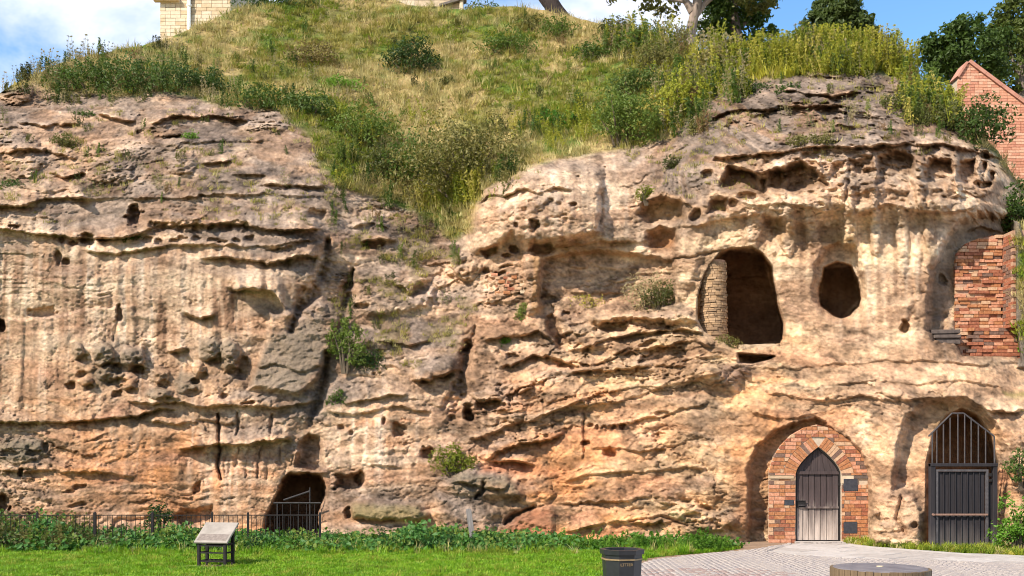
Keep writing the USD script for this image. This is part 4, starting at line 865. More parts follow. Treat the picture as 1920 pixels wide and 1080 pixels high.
# ------------------------------------------------------------------ pointed doorway of brick
rb = np.random.RandomState(33)
CX = at(1535, 1018, DOOR_D)[0]
lx = lambda u: (u - 1535) / (FPX / DOOR_D)
lz = lambda v: EYE + (HOR - v) / (FPX / DOOR_D)
def pointed(half, spring, rise, z0, n=16, p=1.62):
    t = np.linspace(0, 1, n)
    right = [(half * (1 - q ** p), spring + rise * q) for q in t]
    return Polygon([(-half, z0), (half, z0)] + right + [(-x, z) for x, z in right[::-1][1:]]).buffer(0)
SPR, RISE, HW = 1.47, .58, .485
opening = pointed(HW, SPR, RISE, -0.2)
outline = Polygon([(lx(u), lz(v)) for u, v in [(1443, 1026), (1444, 884), (1452, 856), (1466, 834), (1484, 816), (1508, 802), (1532, 796), (1558, 803), (1590, 822), (1616, 842), (1638, 866), (1652, 896), (1656, 1026)]])
ring_out = opening.buffer(.27, join_style=2, mitre_limit=3)
dw = thing('brick_doorway', 'orange brick pointed arch surround set into the rock round the plank door', 'doorway', (CX, DOOR_D, 0))
obj('mortar_bed', prism(outline.buffer(-.015).difference(opening), .022, .20), 'mortar', dw)
def piece(poly, y0, y1, mat, parent, name='brick', label=None):
    if poly.is_empty or poly.geom_type != 'Polygon' or poly.area < 0.0011:
        return
    obj(name, prism(poly.simplify(.004), y0 + rb.uniform(-.006, .006), y1), mat, parent, label=label)
# voussoirs
n_v = 11
tq = np.linspace(0, 1, 400)
cx_, cz_ = HW * (1 - tq ** 1.62), SPR + RISE * tq
ln = np.concatenate([[0], np.cumsum(np.hypot(np.diff(cx_), np.diff(cz_)))])
def arch_pt(s, off):
    x, z = np.interp(s, ln, cx_), np.interp(s, ln, cz_)
    tx1, tz1 = np.interp(min(s + .01, ln[-1]), ln, cx_) - np.interp(max(s - .01, 0), ln, cx_), np.interp(min(s + .01, ln[-1]), ln, cz_) - np.interp(max(s - .01, 0), ln, cz_)
    q_ = math.hypot(tx1, tz1)
    return (x + off * tz1 / q_, z - off * tx1 / q_)
for side in (1, -1):
    for k in range(n_v):
        s0, s1 = ln[-1] * k / n_v + .005, ln[-1] * (k + 1) / n_v - .005
        q_ = Polygon([arch_pt(s0, .004), arch_pt(s0, .262), arch_pt(s1, .262), arch_pt(s1, .004)]).buffer(0).intersection(sbox(.005, 0, 2, 3)).intersection(outline)
        piece(affinity.scale(q_, side, 1, origin=(0, 0)), 0, .12, f'brick_{rb.choice([0, 0, 0, 2, 3, 1] if side > 0 else [0, 0, 0, 4, 1, 2])}', dw)
tip = ring_out.intersection(sbox(-.4, SPR + RISE + .02, .4, 3)).intersection(outline)
for k in range(4):
    for sd in (-1, 1):
        z0_ = SPR + RISE + .20 + k * .085
        piece(tip.intersection(sbox(min(0, sd * .4) + .004, z0_, max(0, sd * .4) - .004, z0_ + .078)).difference(Polygon([arch_pt(t_, .266) for t_ in np.linspace(0, ln[-1], 12)] + [(-x_, z_) for x_, z_ in [arch_pt(t_, .266) for t_ in np.linspace(ln[-1], 0, 12)]]).buffer(0)), 0, .12, f'brick_{rb.choice([0, 4, 1])}', dw)
# impost stones
for x0, x1 in ((lx(1443), -HW - .05), (HW + .27, lx(1652))):
    piece(sbox(x0, 1.375, x1, 1.435), -.015, .12, 'stone_dark' if x0 > 0 else 'sill_stone', dw, 'impost_stone')
piece(sbox(HW + .01, 1.27, HW + .265, 1.435), -.004, .12, 'stone_pale', dw, 'springer_stone')
plates = [(1582, 1608, 898, 920), (1582, 1607, 979, 1000), (1471, 1488, 938, 947)]
pl = [sbox(lx(a), lz(d), lx(b), lz(c)) for a, b, c, d in plates]
for k, p_ in enumerate(pl):
    piece(p_, -.012, .1, 'slate', dw, 'dark_plate')
blocked = pl + [sbox(lx(1440), 1.37, -HW - .04, 1.44), sbox(HW, 1.265, lx(1660), 1.44)]
course, bl = 0.083, 0.232
row, z = 0, 0.0
while z < 2.9:
    x = -1.3 + (0.5 * bl if row % 2 else 0) + rb.uniform(-.02, .02)
    while x < 1.4:
        w_ = bl * (0.5 if rb.rand() < .3 else 1.0)
        q_ = sbox(x + .006, z + .006, x + w_ - .006, z + course - .006)
        q_ = q_.intersection(outline).difference(ring_out if z > SPR - .01 else opening.buffer(.012))
        for b_ in blocked:
            q_ = q_.difference(b_.buffer(.008))
        if q_.geom_type == 'MultiPolygon':
            q_ = max(q_.geoms, key=lambda g: g.area)
        dark = .10 + (.35 if x > .8 and z > 1.4 else 0)
        piece(q_, 0, .12, f'brick_{2 if rb.rand() < dark else rb.choice([0, 0, 0, 4, 4, 1, 3])}', dw)
        x += w_
    z += course; row += 1
# ------------------------------------------------------------------ the plank door
door = thing('plank_door', 'weathered pointed plank door bleached pale at the bottom in the brick arch', 'door', (CX, DOOR_D + .09, 0))
fr = opening.intersection(sbox(-1, .02, 1, 3))
leaf = fr.buffer(-.035)
obj('backing', prism(leaf.buffer(-.004), .040, .062), 'iron', door)
obj('frame', prism(fr.buffer(-.002).difference(leaf), -.03, .07), 'iron', door)
x0_, x1_ = -HW + .036, HW - .036
zr = SPR + .03
e = [x0_ + (x1_ - x0_) * t for t in (0, .15, .29, .43, .575, .715, .855, 1)]
for k in range(7):
    piece(sbox(e[k] + .007, .03, e[k + 1] - .007, zr).intersection(leaf), .0 + .010 * (k % 2), .05, 'door_wood', door, 'plank')
for k in range(6):      # the head: boards spreading like a fan
    a, b = -HW + 2 * HW * k / 6, -HW + 2 * HW * (k + 1) / 6
    q_ = Polygon([(a * 1.0 + .004, zr), (b * 1.0 - .004, zr), (b * .22 - .002, 2.2), (a * .22 + .002, 2.2)]).intersection(leaf)
    piece(q_, .006 + .008 * (k % 2), .05, 'door_wood', door, 'head_plank')
obj('rail', bx(x0_, x1_, -.03, .0, zr - .035, zr + .03), 'door_wood', door)
obj('rail', bx(x0_ + .05, x1_, -.026, .0, .735, .775), 'door_wood', door)
obj('lock_plate', cat([bx(-.445, -.265, -.03, .002, .755, .885), bx(-.46, -.255, -.042, -.028, .885, .905)]), 'iron', door)
obj('bolt', cyl((-.42, -.045, .80), (-.29, -.045, .80), .012), 'steel_grey', door)
for z_ in (.42, 1.25):
    obj('hinge', bx(HW - .05, HW + .01, -.045, -.02, z_ - .03, z_ + .03), 'iron', door)
obj('threshold', chamfer_box(-HW - .03, HW + .03, -.16, .1, .0, .035, .01), 'flag_1', door)

# ------------------------------------------------------------------ the barred gate
GX = at(1805, 1000, GATE_D)[0]
s_ = FPX / GATE_D
gx = lambda u: (u - 1805) / s_
gz = lambda v: EYE + (HOR - v) / s_
grainy('frame_grey', (.045, .04, .042), (.095, .085, .085), 20, .65, .3, .002, spec=.2)
gate = thing('barred_gate', 'tall dark timber gate with vertical iron bars and a peaked top in the rock arch', 'gate', (GX, GATE_D, 0))
obj('gatepost', chamfer_box(gx(1743), gx(1752.5), -.05, .06, .0, gz(870), .006), 'gate_wood', gate)
obj('gatepost', chamfer_box(gx(1861), gx(1868.5), -.05, .06, .0, gz(870), .006), 'gate_wood', gate)
obj('top_rail', chamfer_box(gx(1743), gx(1868.5), -.065, .055, gz(875) + .004, gz(868.5), .006), 'gate_wood', gate)
obj('leaf_frame', cat([bx(gx(1754), gx(1758), -.03, .03, .02, gz(884)), bx(gx(1848), gx(1852), -.03, .03, .02, gz(884)), bx(gx(1754), gx(1852), -.032, .028, gz(884), gz(880))]), 'frame_grey', gate)
xs = np.linspace(gx(1758.3), gx(1847.7), 9)
for k in range(8):
    obj('gate_plank', chamfer_box(xs[k] + .004, xs[k + 1] - .012, .012 + .006 * (k % 2), .04, .015, gz(885), .006), 'gate_wood', gate)
    if k:
        obj('batten', bx(xs[k] - .013, xs[k] + .003, -.012, .03, .015, gz(885)), 'gate_wood', gate)
obj('back_board', bx(xs[0], xs[-1], .042, .052, .015, gz(885)), 'iron', gate)
obj('side_board', bx(gx(1852.5), gx(1861), .03, .05, .0, gz(905)), 'gate_wood', gate)
obj('cross_bar', cat([bx(gx(1752), gx(1850), -.062, -.034, gz(966), gz(963)), cyl((gx(1747), -.05, gz(964.5)), (gx(1747), -.10, gz(964.5)), .022)]), 'rust_bar', gate)
for u, vt_ in ((1756.5, 806), (1769, 795), (1781.5, 783), (1796, 775), (1808.7, 775), (1821, 783), (1834.5, 794), (1848, 804)):
    obj('bar', cyl((gx(u), 0, gz(869)), (gx(u), 0, gz(vt_)), .013, n=8), 'steel_grey', gate)
pk = [(gx(1741), 0, gz(818)), (gx(1785), 0, gz(775)), (gx(1807), 0, gz(775)), (gx(1864), 0, gz(818)), (gx(1865), 0, gz(869))]
for a, b in zip(pk[:-1], pk[1:]):
    obj('head_bar', cyl(a, b, .017, n=8), 'steel_grey', gate)
obj('head_bar', cyl((gx(1748), 0, gz(869)), (gx(1748), 0, gz(813)), .015, n=8), 'steel_grey', gate)
obj('chain_latch', cat([bx(gx(1853), gx(1860), -.02, .03, gz(893), gz(887)), bx(gx(1853), gx(1860), -.02, .03, gz(903), gz(898))]), 'iron', gate)

# ------------------------------------------------------------------ brick infill of the niche at the right
ND = 22.62
s_n = FPX / ND
NX0 = at(1792, 500, ND)
nx = lambda u: (u - 1792) / s_n
nz = lambda v: EYE + (HOR - v) / s_n
nwall = thing('brick_infill_wall', 'crumbling red brick infill walling up the niche at the right end of the bluff', 'wall', (NX0[0], ND, 0))
face = Polygon([(nx(u), nz(v)) for u, v in [(1803, 668), (1800, 652), (1792, 640), (1793, 560), (1791, 500), (1795, 474), (1812, 456), (1840, 445), (1880, 437), (1880.5, 618), (1880.5, 668)]])
obj('core', prism(face.buffer(-.02), .05, .12), 'mortar_dark', nwall)
z, row = nz(676), 0
ncount = 0
while z < nz(437):
    ch = .078 * rb.uniform(.92, 1.08)
    x = -.25 + (.11 if row % 2 else 0) + rb.uniform(-.03, .03)
    while x < nx(1880):
        w_ = rb.choice([.215, .235, .2, .115], p=[.4, .25, .2, .15])
        q_ = sbox(x + .005, z + .005, x + w_ - .006, z + ch - .006).intersection(face)
        if q_.geom_type == 'Polygon' and q_.area > .003:
            worn = .055 * rb.rand() ** 2 + (.05 if rb.rand() < .08 else 0)
            piece(q_, worn - .005, .10, f'brick_{rb.choice([4, 1, 0, 3, 2], p=[.33, .22, .20, .19, .06])}', nwall); ncount += 1
        x += w_
    z += ch; row += 1
# its pier, whose flank faces the niche, and the spread foot
px_ = nx(1880.6)
obj('pier_core', bx(px_ + .012, px_ + .5, -.42, .1, nz(616), nz(440)), 'mortar_dark', nwall)
z, row = nz(617), 0
while z < nz(446):
    y = -.44 + (.11 if row % 2 else 0)
    while y < .02:
        w_ = .215
        a, b = max(y + .005, -.44), min(y + w_ - .006, .045)
        if b - a > .03:
            x_ = px_ + rb.uniform(-.006, .012)
            obj('brick', bx(x_, px_ + .1, a, b, z + .005, z + .078 - .006), f'brick_{rb.choice([1, 2], p=[.6, .4])}', nwall); ncount += 1
        y += w_
    z += .078; row += 1
z, row = nz(675), 0
while z < nz(618):
    x = nx(1806) + (.11 if row % 2 else 0) + rb.uniform(0, .02) + (z - nz(675)) * .12
    x1b = nx(1912) - (z - nz(675)) * .1 - .45
    while x < nx(1908):
        w_ = rb.choice([.215, .24, .12], p=[.6, .25, .15])
        piece(sbox(x + .005, z + .005, x + w_ - .006, z + .072), -.10 + rb.uniform(-.02, .03), .03, f'brick_{rb.choice([1, 2, 4, 0], p=[.45, .3, .15, .1])}', nwall); ncount += 1
        x += w_
    z += .078; row += 1
dk = thing('dark_stone_slabs', 'stack of dark flat stone slabs at the foot of the niche beside the red brick', 'stone slabs', at(1775, 630, 22.35))
for k, (a, b, z0, z1, y) in enumerate([(-.33, .30, .05, .14, .0), (-.28, .31, -.03, .045, -.03), (-.22, .31, -.155, -.036, .01)]):
    m = chamfer_box(a, b, y, y + .45, z0, z1, .012); m.vertices[:, 2] += .02 * np.sin(m.vertices[:, 0] * 9 + k)
    obj('slab', m, 'stone_dark', dk)
# ------------------------------------------------------------------ masonry pier and sill in the big cave
PD = 23.55
pier = thing('masonry_pier', 'pale coursed masonry pier standing inside the left of the big cave mouth', 'pier', at(1343, 640, PD))
s_p = FPX / PD
obj('pier_core', trimesh.creation.cylinder(.27, 2.3, sections=20, transform=trimesh.transformations.translation_matrix([0, .32, .75])), 'mortar_dark', pier)
z, row = -.2, 0
while z < 1.85:
    ch = .056 * rb.uniform(.8, 1.25)
    R_o = .325 - .02 * max(0, z - .2)
    a = -.25 + rb.uniform(0, .3)
    while a < math.pi + .2:
        da = rb.uniform(.35, .75)
        Rk = R_o + rb.uniform(-.022, .015)
        ts_ = np.linspace(a + .018, a + da - .018, 4)
        pts = [(-Rk * math.cos(t), .32 - Rk * math.sin(t)) for t in ts_] + [(-.22 * math.cos(t), .32 - .22 * math.sin(t)) for t in ts_[::-1]]
        m = trimesh.creation.extrude_polygon(Polygon(pts), ch - .008, engine='earcut'); m.apply_translation([0, 0, z])
        obj('stone', m, f'rubble_{rb.randint(3)}', pier)
        a += da
    z += ch; row += 1
sl = thing('stone_sill', 'thick pale sill slab across the foot of the big cave mouth', 'sill', at(1424, 655, 22.95))
sm = prism(Polygon([(-.47, .10), (-.1, .115), (.47, .12), (.42, -.02), (.30, -.13), (.0, -.09), (-.46, -.055)]), 0, .55)
sm = sm.subdivide().subdivide().subdivide()
sm.vertices += (meshkit.fbm(sm.vertices * 9, 3, 3)[:, None] - .5) * [0.0, .07, .04]
obj('slab', sm, 'sill_stone', sl, smooth=40)
# old brickwork in the block left of the caves
pt = thing('brick_patch', 'small remnant patch of reddish brickwork in the rock left of the caves', 'brickwork', at(945, 530, 24.72))
_pp, _pn = ground(945, 530)
pt.GetAttribute('xformOp:translate').Set(Gf.Vec3d(*map(float, at(945, 530, float(_pp[0, 1]) - .02))))
for k in range(30):
    r_, c_ = divmod(k, 5)
    x, z = -.42 + c_ * .2 + (.1 if r_ % 2 else 0) + rb.uniform(-.02, .02), -.30 + r_ * .095
    if rb.rand() < .22: continue
    g_, _ = ground(945 + x * 77.6, 530 - z * 77.6)
    y = float(g_[0, 1] - _pp[0, 1]) + .0
    obj('brick', chamfer_box(x, x + rb.uniform(.13, .19), y + rb.uniform(-.02, .02), y + .25, z, z + .075, .010), f'brick_{rb.choice([0, 4, 3, 1])}' if c_ < 4 else 'stone_pale', pt)

# ------------------------------------------------------------------ buildings on and beyond the hill
def brick_face(parent, poly, y0, bw, bh, gap, mats, name, cap=300, rs=5, view=None, depth=.09):
    r = np.random.RandomState(rs)
    out = []
    x0, z0, x1, z1 = poly.bounds
    z, row = z0, 0
    while z < z1:
        x = x0 - bw + (bw / 2 if row % 2 else 0)
        while x < x1:
            w_ = bw * (.5 if r.rand() < .25 else 1)
            q_ = sbox(x + gap / 2, z + gap / 2, x + w_ - gap / 2, z + bh - gap / 2).intersection(poly)
            if q_.geom_type == 'Polygon' and q_.area > bw * bh * .08:
                out.append((q_, y0 + r.uniform(-.006, .006), r.randint(len(mats))))
            x += w_
        z += bh; row += 1
    if view:
        out.sort(key=lambda o: not view(o[0].centroid.x, o[0].centroid.y))
    for q_, y, k in out[:cap]:
        obj(name, prism(q_, y, y + depth), mats[k], parent)
    for k in range(len(mats)):
        ms = [prism(q_, y, y + depth) for q_, y, k2 in out[cap:] if k2 == k]
        if ms:
            tag(obj(name + 's', cat(ms), mats[k], parent), kind='stuff')
    return len(out)
BD = 35.6
s_b = FPX / BD
house = thing('stone_building', 'cream stone building on the hilltop with a white downpipe on its corner', 'building', at(300, 100, BD))
hz = lambda v: (100 - v) / s_b
hx = lambda u: (u - 300) / s_b
obj('wall', cat([bx(hx(301), hx(431), .05, 4.5, -1.0, hz(-3)), bx(hx(301), hx(431), .05, 4.5, hz(-3), hz(-120))]), 'mortar', house)
brick_face(house, sbox(hx(300), -.4, hx(432), hz(-14)), 0.0, .36, .125, .012, ['ashlar_0', 'ashlar_1', 'ashlar_2'], 'stone', 300, 8, None, .08)
brick_face(house, sbox(hx(300), hz(-14), hx(432), hz(-110)), 0.0, .36, .125, .012, ['ashlar_0', 'ashlar_1', 'ashlar_2'], 'upper_stone', 0, 9, None, .08)
obj('downpipe', cat([cyl((hx(356), -.07, -.6), (hx(356), -.07, hz(-110)), .062, n=12)] + [cyl((hx(356), -.07, z_), (hx(356), -.07, z_ + .07), .085, n=12) for z_ in (.35, 1.6)]), 'white_paint', house)
obj('string_course', chamfer_box(hx(290), hx(337), -.16, .04, hz(4), hz(-2), .02), 'ashlar_2', house)
rf = obj('roof', trimesh.convex.convex_hull(np.array([[hx(290), -.3, hz(-110)], [hx(442), -.3, hz(-110)], [hx(290), 4.8, hz(-110)], [hx(442), 4.8, hz(-110)], [hx(330), 2.2, hz(-190)], [hx(400), 2.2, hz(-190)]])), 'slate', house)
TD = 37.5
s_t = FPX / TD
tw = thing('terrace_wall', 'pale low terrace wall with a sloping dark coping at the hilltop', 'wall', at(805, 30, TD))
tx = lambda u: (u - 805) / s_t
tz = lambda v: (30 - v) / s_t
obj('wall', bx(tx(742), tx(868), .05, .5, -.5, tz(-8)), 'mortar', tw)
brick_face(tw, sbox(tx(742), -.2, tx(868), tz(-8)), 0, .7, .26, .012, ['ashlar_1', 'stone_pale'], 'stone', 100, 3)
m = chamfer_box(-.5, .5, -.12, .3, -.045, .045, .01)
a_ = math.atan2(12, 42)
m.apply_transform(trimesh.transformations.rotation_matrix(-a_, [0, 1, 0])); m.apply_translation([tx(849), -.06, tz(6)])
obj('coping', m, 'slate_coping', tw)
obj('coping', chamfer_box(tx(738), tx(874), -.1, .55, tz(-8) + .002, tz(-14), .02), 'ashlar_1', tw)
obj('pillar', chamfer_box(tx(862), tx(869), -.13, -.004, -.3, tz(2), .02), 'ashlar_1', tw)
RD = 28.0
s_r = FPX / RD
gable = thing('red_brick_gable', 'red brick gable wall with a sloping coping beyond the bluff at the right', 'wall', at(1797, 480, RD))
rx = lambda u: (u - 1797) / s_r
rz = lambda v: (480 - v) / s_r
gpoly = Polygon([(rx(1797), -1.0), (rx(1797), rz(146)), (rx(1815), rz(118)), (rx(2090), rz(322)), (rx(2090), -1.0)])
obj('core', prism(gpoly.buffer(-.012), .05, .45), 'mortar', gable)
brick_face(gable, gpoly, 0, .225, .078, .010, ['gable_brick_0', 'gable_brick_1', 'gable_brick_2'], 'brick', 300, 6, lambda x, z: x < rx(1925) and rz(330) < z)
def coping_run(p, q, n, w0):
    p, q = np.array(p), np.array(q)
    d = (q - p) / np.linalg.norm(q - p); nrm = np.array([-d[1], d[0]])
    if nrm[1] < 0: nrm = -nrm
    for k in range(n):
        a, b = p + (q - p) * (k / n) + d * .004, p + (q - p) * ((k + 1) / n) - d * .004
        obj('coping_stone', prism(Polygon([a + nrm * .005, b + nrm * .005, b + nrm * w0, a + nrm * w0]), -.05, .50), 'coping', gable)
coping_run((rx(1815), rz(118)), (rx(2090), rz(322)), 9, .10)
coping_run((rx(1797), rz(146)), (rx(1815), rz(118)), 1, .06)
# ------------------------------------------------------------------ fence at the foot of the left wall
FD = 20.5
s_f = FPX / FD
fx = lambda u: (u - 960) / s_f
fz = lambda v: EYE + (HOR - v) / s_f
fence = thing('iron_fence', 'low dark iron railing with thin pickets along the foot of the left cliff', 'fence', (fx(300), FD, 0))
o_ = fx(300)
posts = [-140, -35, 70, 178, 286, 398, 465, 600]
for u in posts:
    w_ = .052 if u in (178, 286) else .036
    obj('post', cat([bx(fx(u) - o_ - w_ / 2, fx(u) - o_ + w_ / 2, -w_ / 2, w_ / 2, 0, fz(962)), trimesh.creation.cone(w_ * .62, .04, sections=8, transform=trimesh.transformations.translation_matrix([fx(u) - o_, 0, fz(962)]))]), 'iron', fence)
for v in (966, 1018):
    obj('rail', bx(fx(-150) - o_, fx(602) - o_, -.011, .011, fz(v) - .009, fz(v) + .009), 'iron', fence)
u = -146.0
while u < 600:
    if min(abs(u - p) for p in posts) > 3.5:
        obj('picket', cyl((fx(u) - o_, 0, .02), (fx(u) - o_, 0, fz(966)), .0065, n=5), 'iron', fence)
    u += 8.7
# railing in the cave at the foot
CD = 23.75
s_c = FPX / CD
ccx = at(550, 1000, CD)
grainy('rail_grey', (.02, .018, .018), (.05, .045, .043), 20, .7, .3, .002, spec=.2)
cr_ = thing('cave_railing', 'thin grey steel railing across the low dark cave mouth behind the fence', 'railing', (ccx[0], CD, 0))
cxf, czf = lambda u: (u - 550) / s_c, lambda v: EYE + (HOR - v) / s_c
obj('top_rail', cyl((cxf(513), 0, czf(943)), (cxf(601), 0, czf(943)), .020), 'rail_grey', cr_)
obj('mid_rail', cyl((cxf(500), 0, czf(966)), (cxf(601), 0, czf(966)), .014), 'rail_grey', cr_)
obj('upright', cyl((cxf(581), 0, czf(1008)), (cxf(581), 0, czf(914)), .014), 'rail_grey', cr_)
obj('upright', cyl((cxf(520), 0, czf(1008)), (cxf(520), 0, czf(943)), .014), 'rail_grey', cr_)
obj('brace', cyl((cxf(530), .1, czf(938)), (cxf(580), .1, czf(921)), .022), 'rail_grey', cr_)
for k in range(5):
    u = 530 + 15 * k
    obj('bar', cyl((cxf(u), 0, czf(1008)), (cxf(u), 0, czf(943)), .006, n=5), 'rail_grey', cr_)
# ------------------------------------------------------------------ leaning post
b_ = at(889, 1030, 20.25)
lp = thing('leaning_post', 'weathered grey wooden post leaning left in the ivy below the boulders', 'post', (b_[0], b_[1], 0))
obj('shaft', cat([bx(-.052, .052, -.045, .045, -.05, .78), trimesh.creation.box([.09, .08, .03], transform=trimesh.transformations.translation_matrix([0, 0, .793]))]).apply_transform(trimesh.transformations.rotation_matrix(math.atan2(11, 78), [0, -1, 0])), 'post_wood', lp)
# ------------------------------------------------------------------ information lectern
SD = 16.9
s_s = FPX / SD
sg = thing('information_lectern', 'slanted pale information board on a low black frame standing on the lawn', 'sign', (at(405, 1000, SD)[0], SD, 0), 0)
sxf, szf = lambda u: (u - 405) / s_s, lambda v: EYE + (HOR - v) / s_s
# the board: tilted towards the reader, its left edge sheared by the angle of view
bw = .66
tilt = math.radians(38)
zb, zt = szf(1013), szf(983)
mat_ = trimesh.transformations.rotation_matrix(tilt, [1, 0, 0])
grainy('panel', (.20, .165, .13), (.33, .28, .23), 5, .45, .1, .001, spec=.4)
grainy('panel_print', (.13, .10, .08), (.25, .20, .165), 22, .5, .05, .001)
dep = .42
yaw = math.radians(-13)
Rz = trimesh.transformations.rotation_matrix(yaw, [0, 0, 1])
def place(m):
    return m.apply_transform(Rz)
# board lies in a plane rising away from the reader
bd = chamfer_box(-.30, .30, 0, .03, 0, .50, .006)
bd.apply_transform(trimesh.transformations.rotation_matrix(-math.radians(52), [1, 0, 0])); bd.apply_translation([0, -.19, zb - .02])
obj('board', place(bd), 'panel', sg)
pr = bx(-.26, .26, -.003, -.001, .05, .20)
pr.apply_transform(trimesh.transformations.rotation_matrix(-math.radians(52), [1, 0, 0])); pr.apply_translation([0, -.19, zb - .02])
obj('printed_text', place(pr), 'panel_print', sg)
for k, (x, y, h) in enumerate([(-.235, -.13, zb + .02), (.235, -.13, zb + .02), (-.235, .13, zb + .20), (.235, .13, zb + .20)]):
    obj('leg', place(bx(x - .022, x + .022, y - .022, y + .022, 0, h - .01)), 'iron', sg)
for y in (-.13, .13):
    for z_ in (.10, .24, zb - .08):
        if y > 0 and z_ == .24: continue
        obj('stretcher', place(bx(-.213, .213, y - .012, y + .012, z_ - .012, z_ + .012)), 'iron', sg)
for x in (-.235, .235):
    for z_ in (.10, .24, .38):
        obj('side_rung', place(bx(x - .012, x + .012, -.108, .108, z_ - .012, z_ + .012)), 'iron', sg)
tag(obj('worn_earth', flat(affinity.translate(affinity.scale(Point(0, 0).buffer(1, 12), .48, .34), sg.GetAttribute('xformOp:translate').Get()[0] - .12, SD - .1), .008), 'soil'), kind='structure')
# ------------------------------------------------------------------ litter bin
LD = 11.2
s_l = FPX / LD
lb = thing('litter_bin', 'black tapered litter bin with a gold band and gold lettering by the path', 'bin', (at(1166, 1000, LD)[0], LD, 0))
ztop = EYE + (HOR - 1029) / s_l
rtop, rbot = .217, .165
def frustum(z0, r0, z1, r1, inner=0.0, n=8, rot=math.pi / 8):
    t = np.arange(n) / n * 2 * np.pi + rot
    ring = np.stack([np.cos(t), np.sin(t)], -1)
    v, f = [], []
    prof = [(r0, z0), (r1, z1)] + ([(r1 - inner, z1), (r1 - inner, z0)] if inner else [])
    for r, z in prof:
        v += [[x * r, y * r, z] for x, y in ring]
    m_ = len(prof)
    for a in range(m_ if inner else m_ - 1):
        b = (a + 1) % m_
        for k in range(n):
            j = (k + 1) % n
            f += [[a * n + k, a * n + j, b * n + j], [a * n + k, b * n + j, b * n + k]]
    return trimesh.Trimesh(v, f, process=False)
k8 = 1 / math.cos(math.pi / 8)
R8 = trimesh.transformations.rotation_matrix(math.radians(9), [0, 0, 1])
obj('body', frustum(.03, rbot * k8, ztop - .055, (rtop - .012) * k8, .02).apply_transform(R8), 'bin_black', lb)
obj('rim', frustum(ztop - .052, (rtop + .006) * k8, ztop, (rtop + .012) * k8, .05).apply_transform(R8), 'bin_black', lb)
obj('foot', frustum(0, (rbot + .012) * k8, .03, (rbot + .012) * k8, .05).apply_transform(R8), 'bin_black', lb)
obj('liner', frustum(.1, (rtop - .09) * k8, ztop - .04, (rtop - .045) * k8, .012).apply_transform(R8), 'steel_grey', lb)
zb_ = ztop - (1047 - 1029) / s_l
obj('gold_band', frustum(zb_ - .008, (rtop - .006) * k8, zb_ + .008, (rtop - .004) * k8, .012).apply_transform(R8), 'gold_paint', lb)
tm = meshkit.text_mesh('LITTER', .028, .004)
tm.apply_translation([-tm.bounds.mean(0)[0], 0, 0])
tm.apply_transform(trimesh.transformations.rotation_matrix(math.pi / 2, [1, 0, 0]))
fa = math.radians(9 + 22.5)
hh = zb_ - .065
rr = rbot + (rtop - .012 - rbot) * (hh - .03) / (ztop - .085)
tm.apply_translation([0, -rr - .001, hh])
tm.apply_transform(trimesh.transformations.rotation_matrix(math.radians(9 + 0), [0, 0, 1]))
obj('lettering', tm, 'gold_paint', lb)
# ------------------------------------------------------------------ timber drum
TDm = 10.4
s_d = FPX / TDm
dr = thing('timber_drum', 'round weathered timber drum with upright staves and grey top on the path', 'drum', (at(1650, 1000, TDm)[0], TDm, 0))
R_, H_ = 90 / s_d, EYE - (1062 - HOR) / s_d
nst = 40
grainy('drum_top', (.085, .073, .078), (.19, .165, .16), 6, .8, .5, .006)
rd_ = np.random.RandomState(2)
for k in range(nst):
    a0, a1 = 2 * math.pi * k / nst + .006, 2 * math.pi * (k + 1) / nst - .006
    pts = [(R_ * math.cos(t) * q_, R_ * math.sin(t) * q_) for q_, ts_ in ((1 + rd_.uniform(-.008, .004), (a0, (a0 + a1) / 2, a1)), (.88, (a1, a0))) for t in ts_]
    m = trimesh.creation.extrude_polygon(Polygon(pts), H_ - .012 + rd_.uniform(-.004, .002), engine='earcut')
    obj('stave', m, 'drum_wood', dr)
top = trimesh.creation.revolve(np.array([[0.001, H_ - .004], [.06, H_ - .002], [R_ * .5, H_ - .006], [R_ * .93, H_ - .008], [R_ * .965, H_ - .02], [R_ * .965, .1]]), sections=48)
obj('top_disc', top, 'drum_top', dr, smooth=30)
obj('pith', trimesh.creation.cylinder(.035, .012, sections=10, transform=trimesh.transformations.translation_matrix([0, 0, H_ - .001])), 'stone_pale', dr)
# ------------------------------------------------------------------ leaves and grass
leafy('leaf_dark', [(0, (.035, .065, .012)), (.5, (.062, .108, .018)), (1, (.12, .165, .03))])
leafy('leaf_mid', [(0, (.05, .085, .012)), (.5, (.09, .145, .018)), (.85, (.15, .20, .03)), (1, (.22, .25, .05))])
leafy('leaf_olive', [(0, (.06, .065, .015)), (.45, (.11, .118, .025)), (.8, (.18, .16, .04)), (1, (.24, .14, .06))])
leafy('leaf_yellow', [(0, (.15, .175, .012)), (.5, (.29, .30, .025)), (.85, (.40, .36, .045)), (1, (.48, .40, .10))])
leafy('leaf_bright', [(0, (.045, .115, .008)), (.5, (.09, .20, .014)), (1, (.17, .29, .03))])
leafy('leaf_ivy', [(0, (.018, .055, .012)), (.5, (.038, .115, .02)), (.85, (.075, .18, .03)), (1, (.13, .20, .07))])
leafy('leaf_autumn', [(0, (.06, .085, .014)), (.45, (.11, .135, .02)), (.75, (.21, .17, .025)), (1, (.29, .14, .03))])
leafy('leaf_dry', [(0, (.14, .15, .05)), (.5, (.28, .24, .10)), (1, (.42, .34, .18))])
leafy('blade_straw', [(0, (.27, .23, .075)), (.5, (.44, .36, .13)), (1, (.58, .49, .22))], .3, .7)
leafy('blade_olive', [(0, (.15, .15, .024)), (.5, (.28, .25, .045)), (1, (.42, .34, .09))], .3, .65)
leafy('blade_green', [(0, (.10, .155, .010)), (.5, (.19, .245, .018)), (1, (.30, .31, .035))], .35, .6)
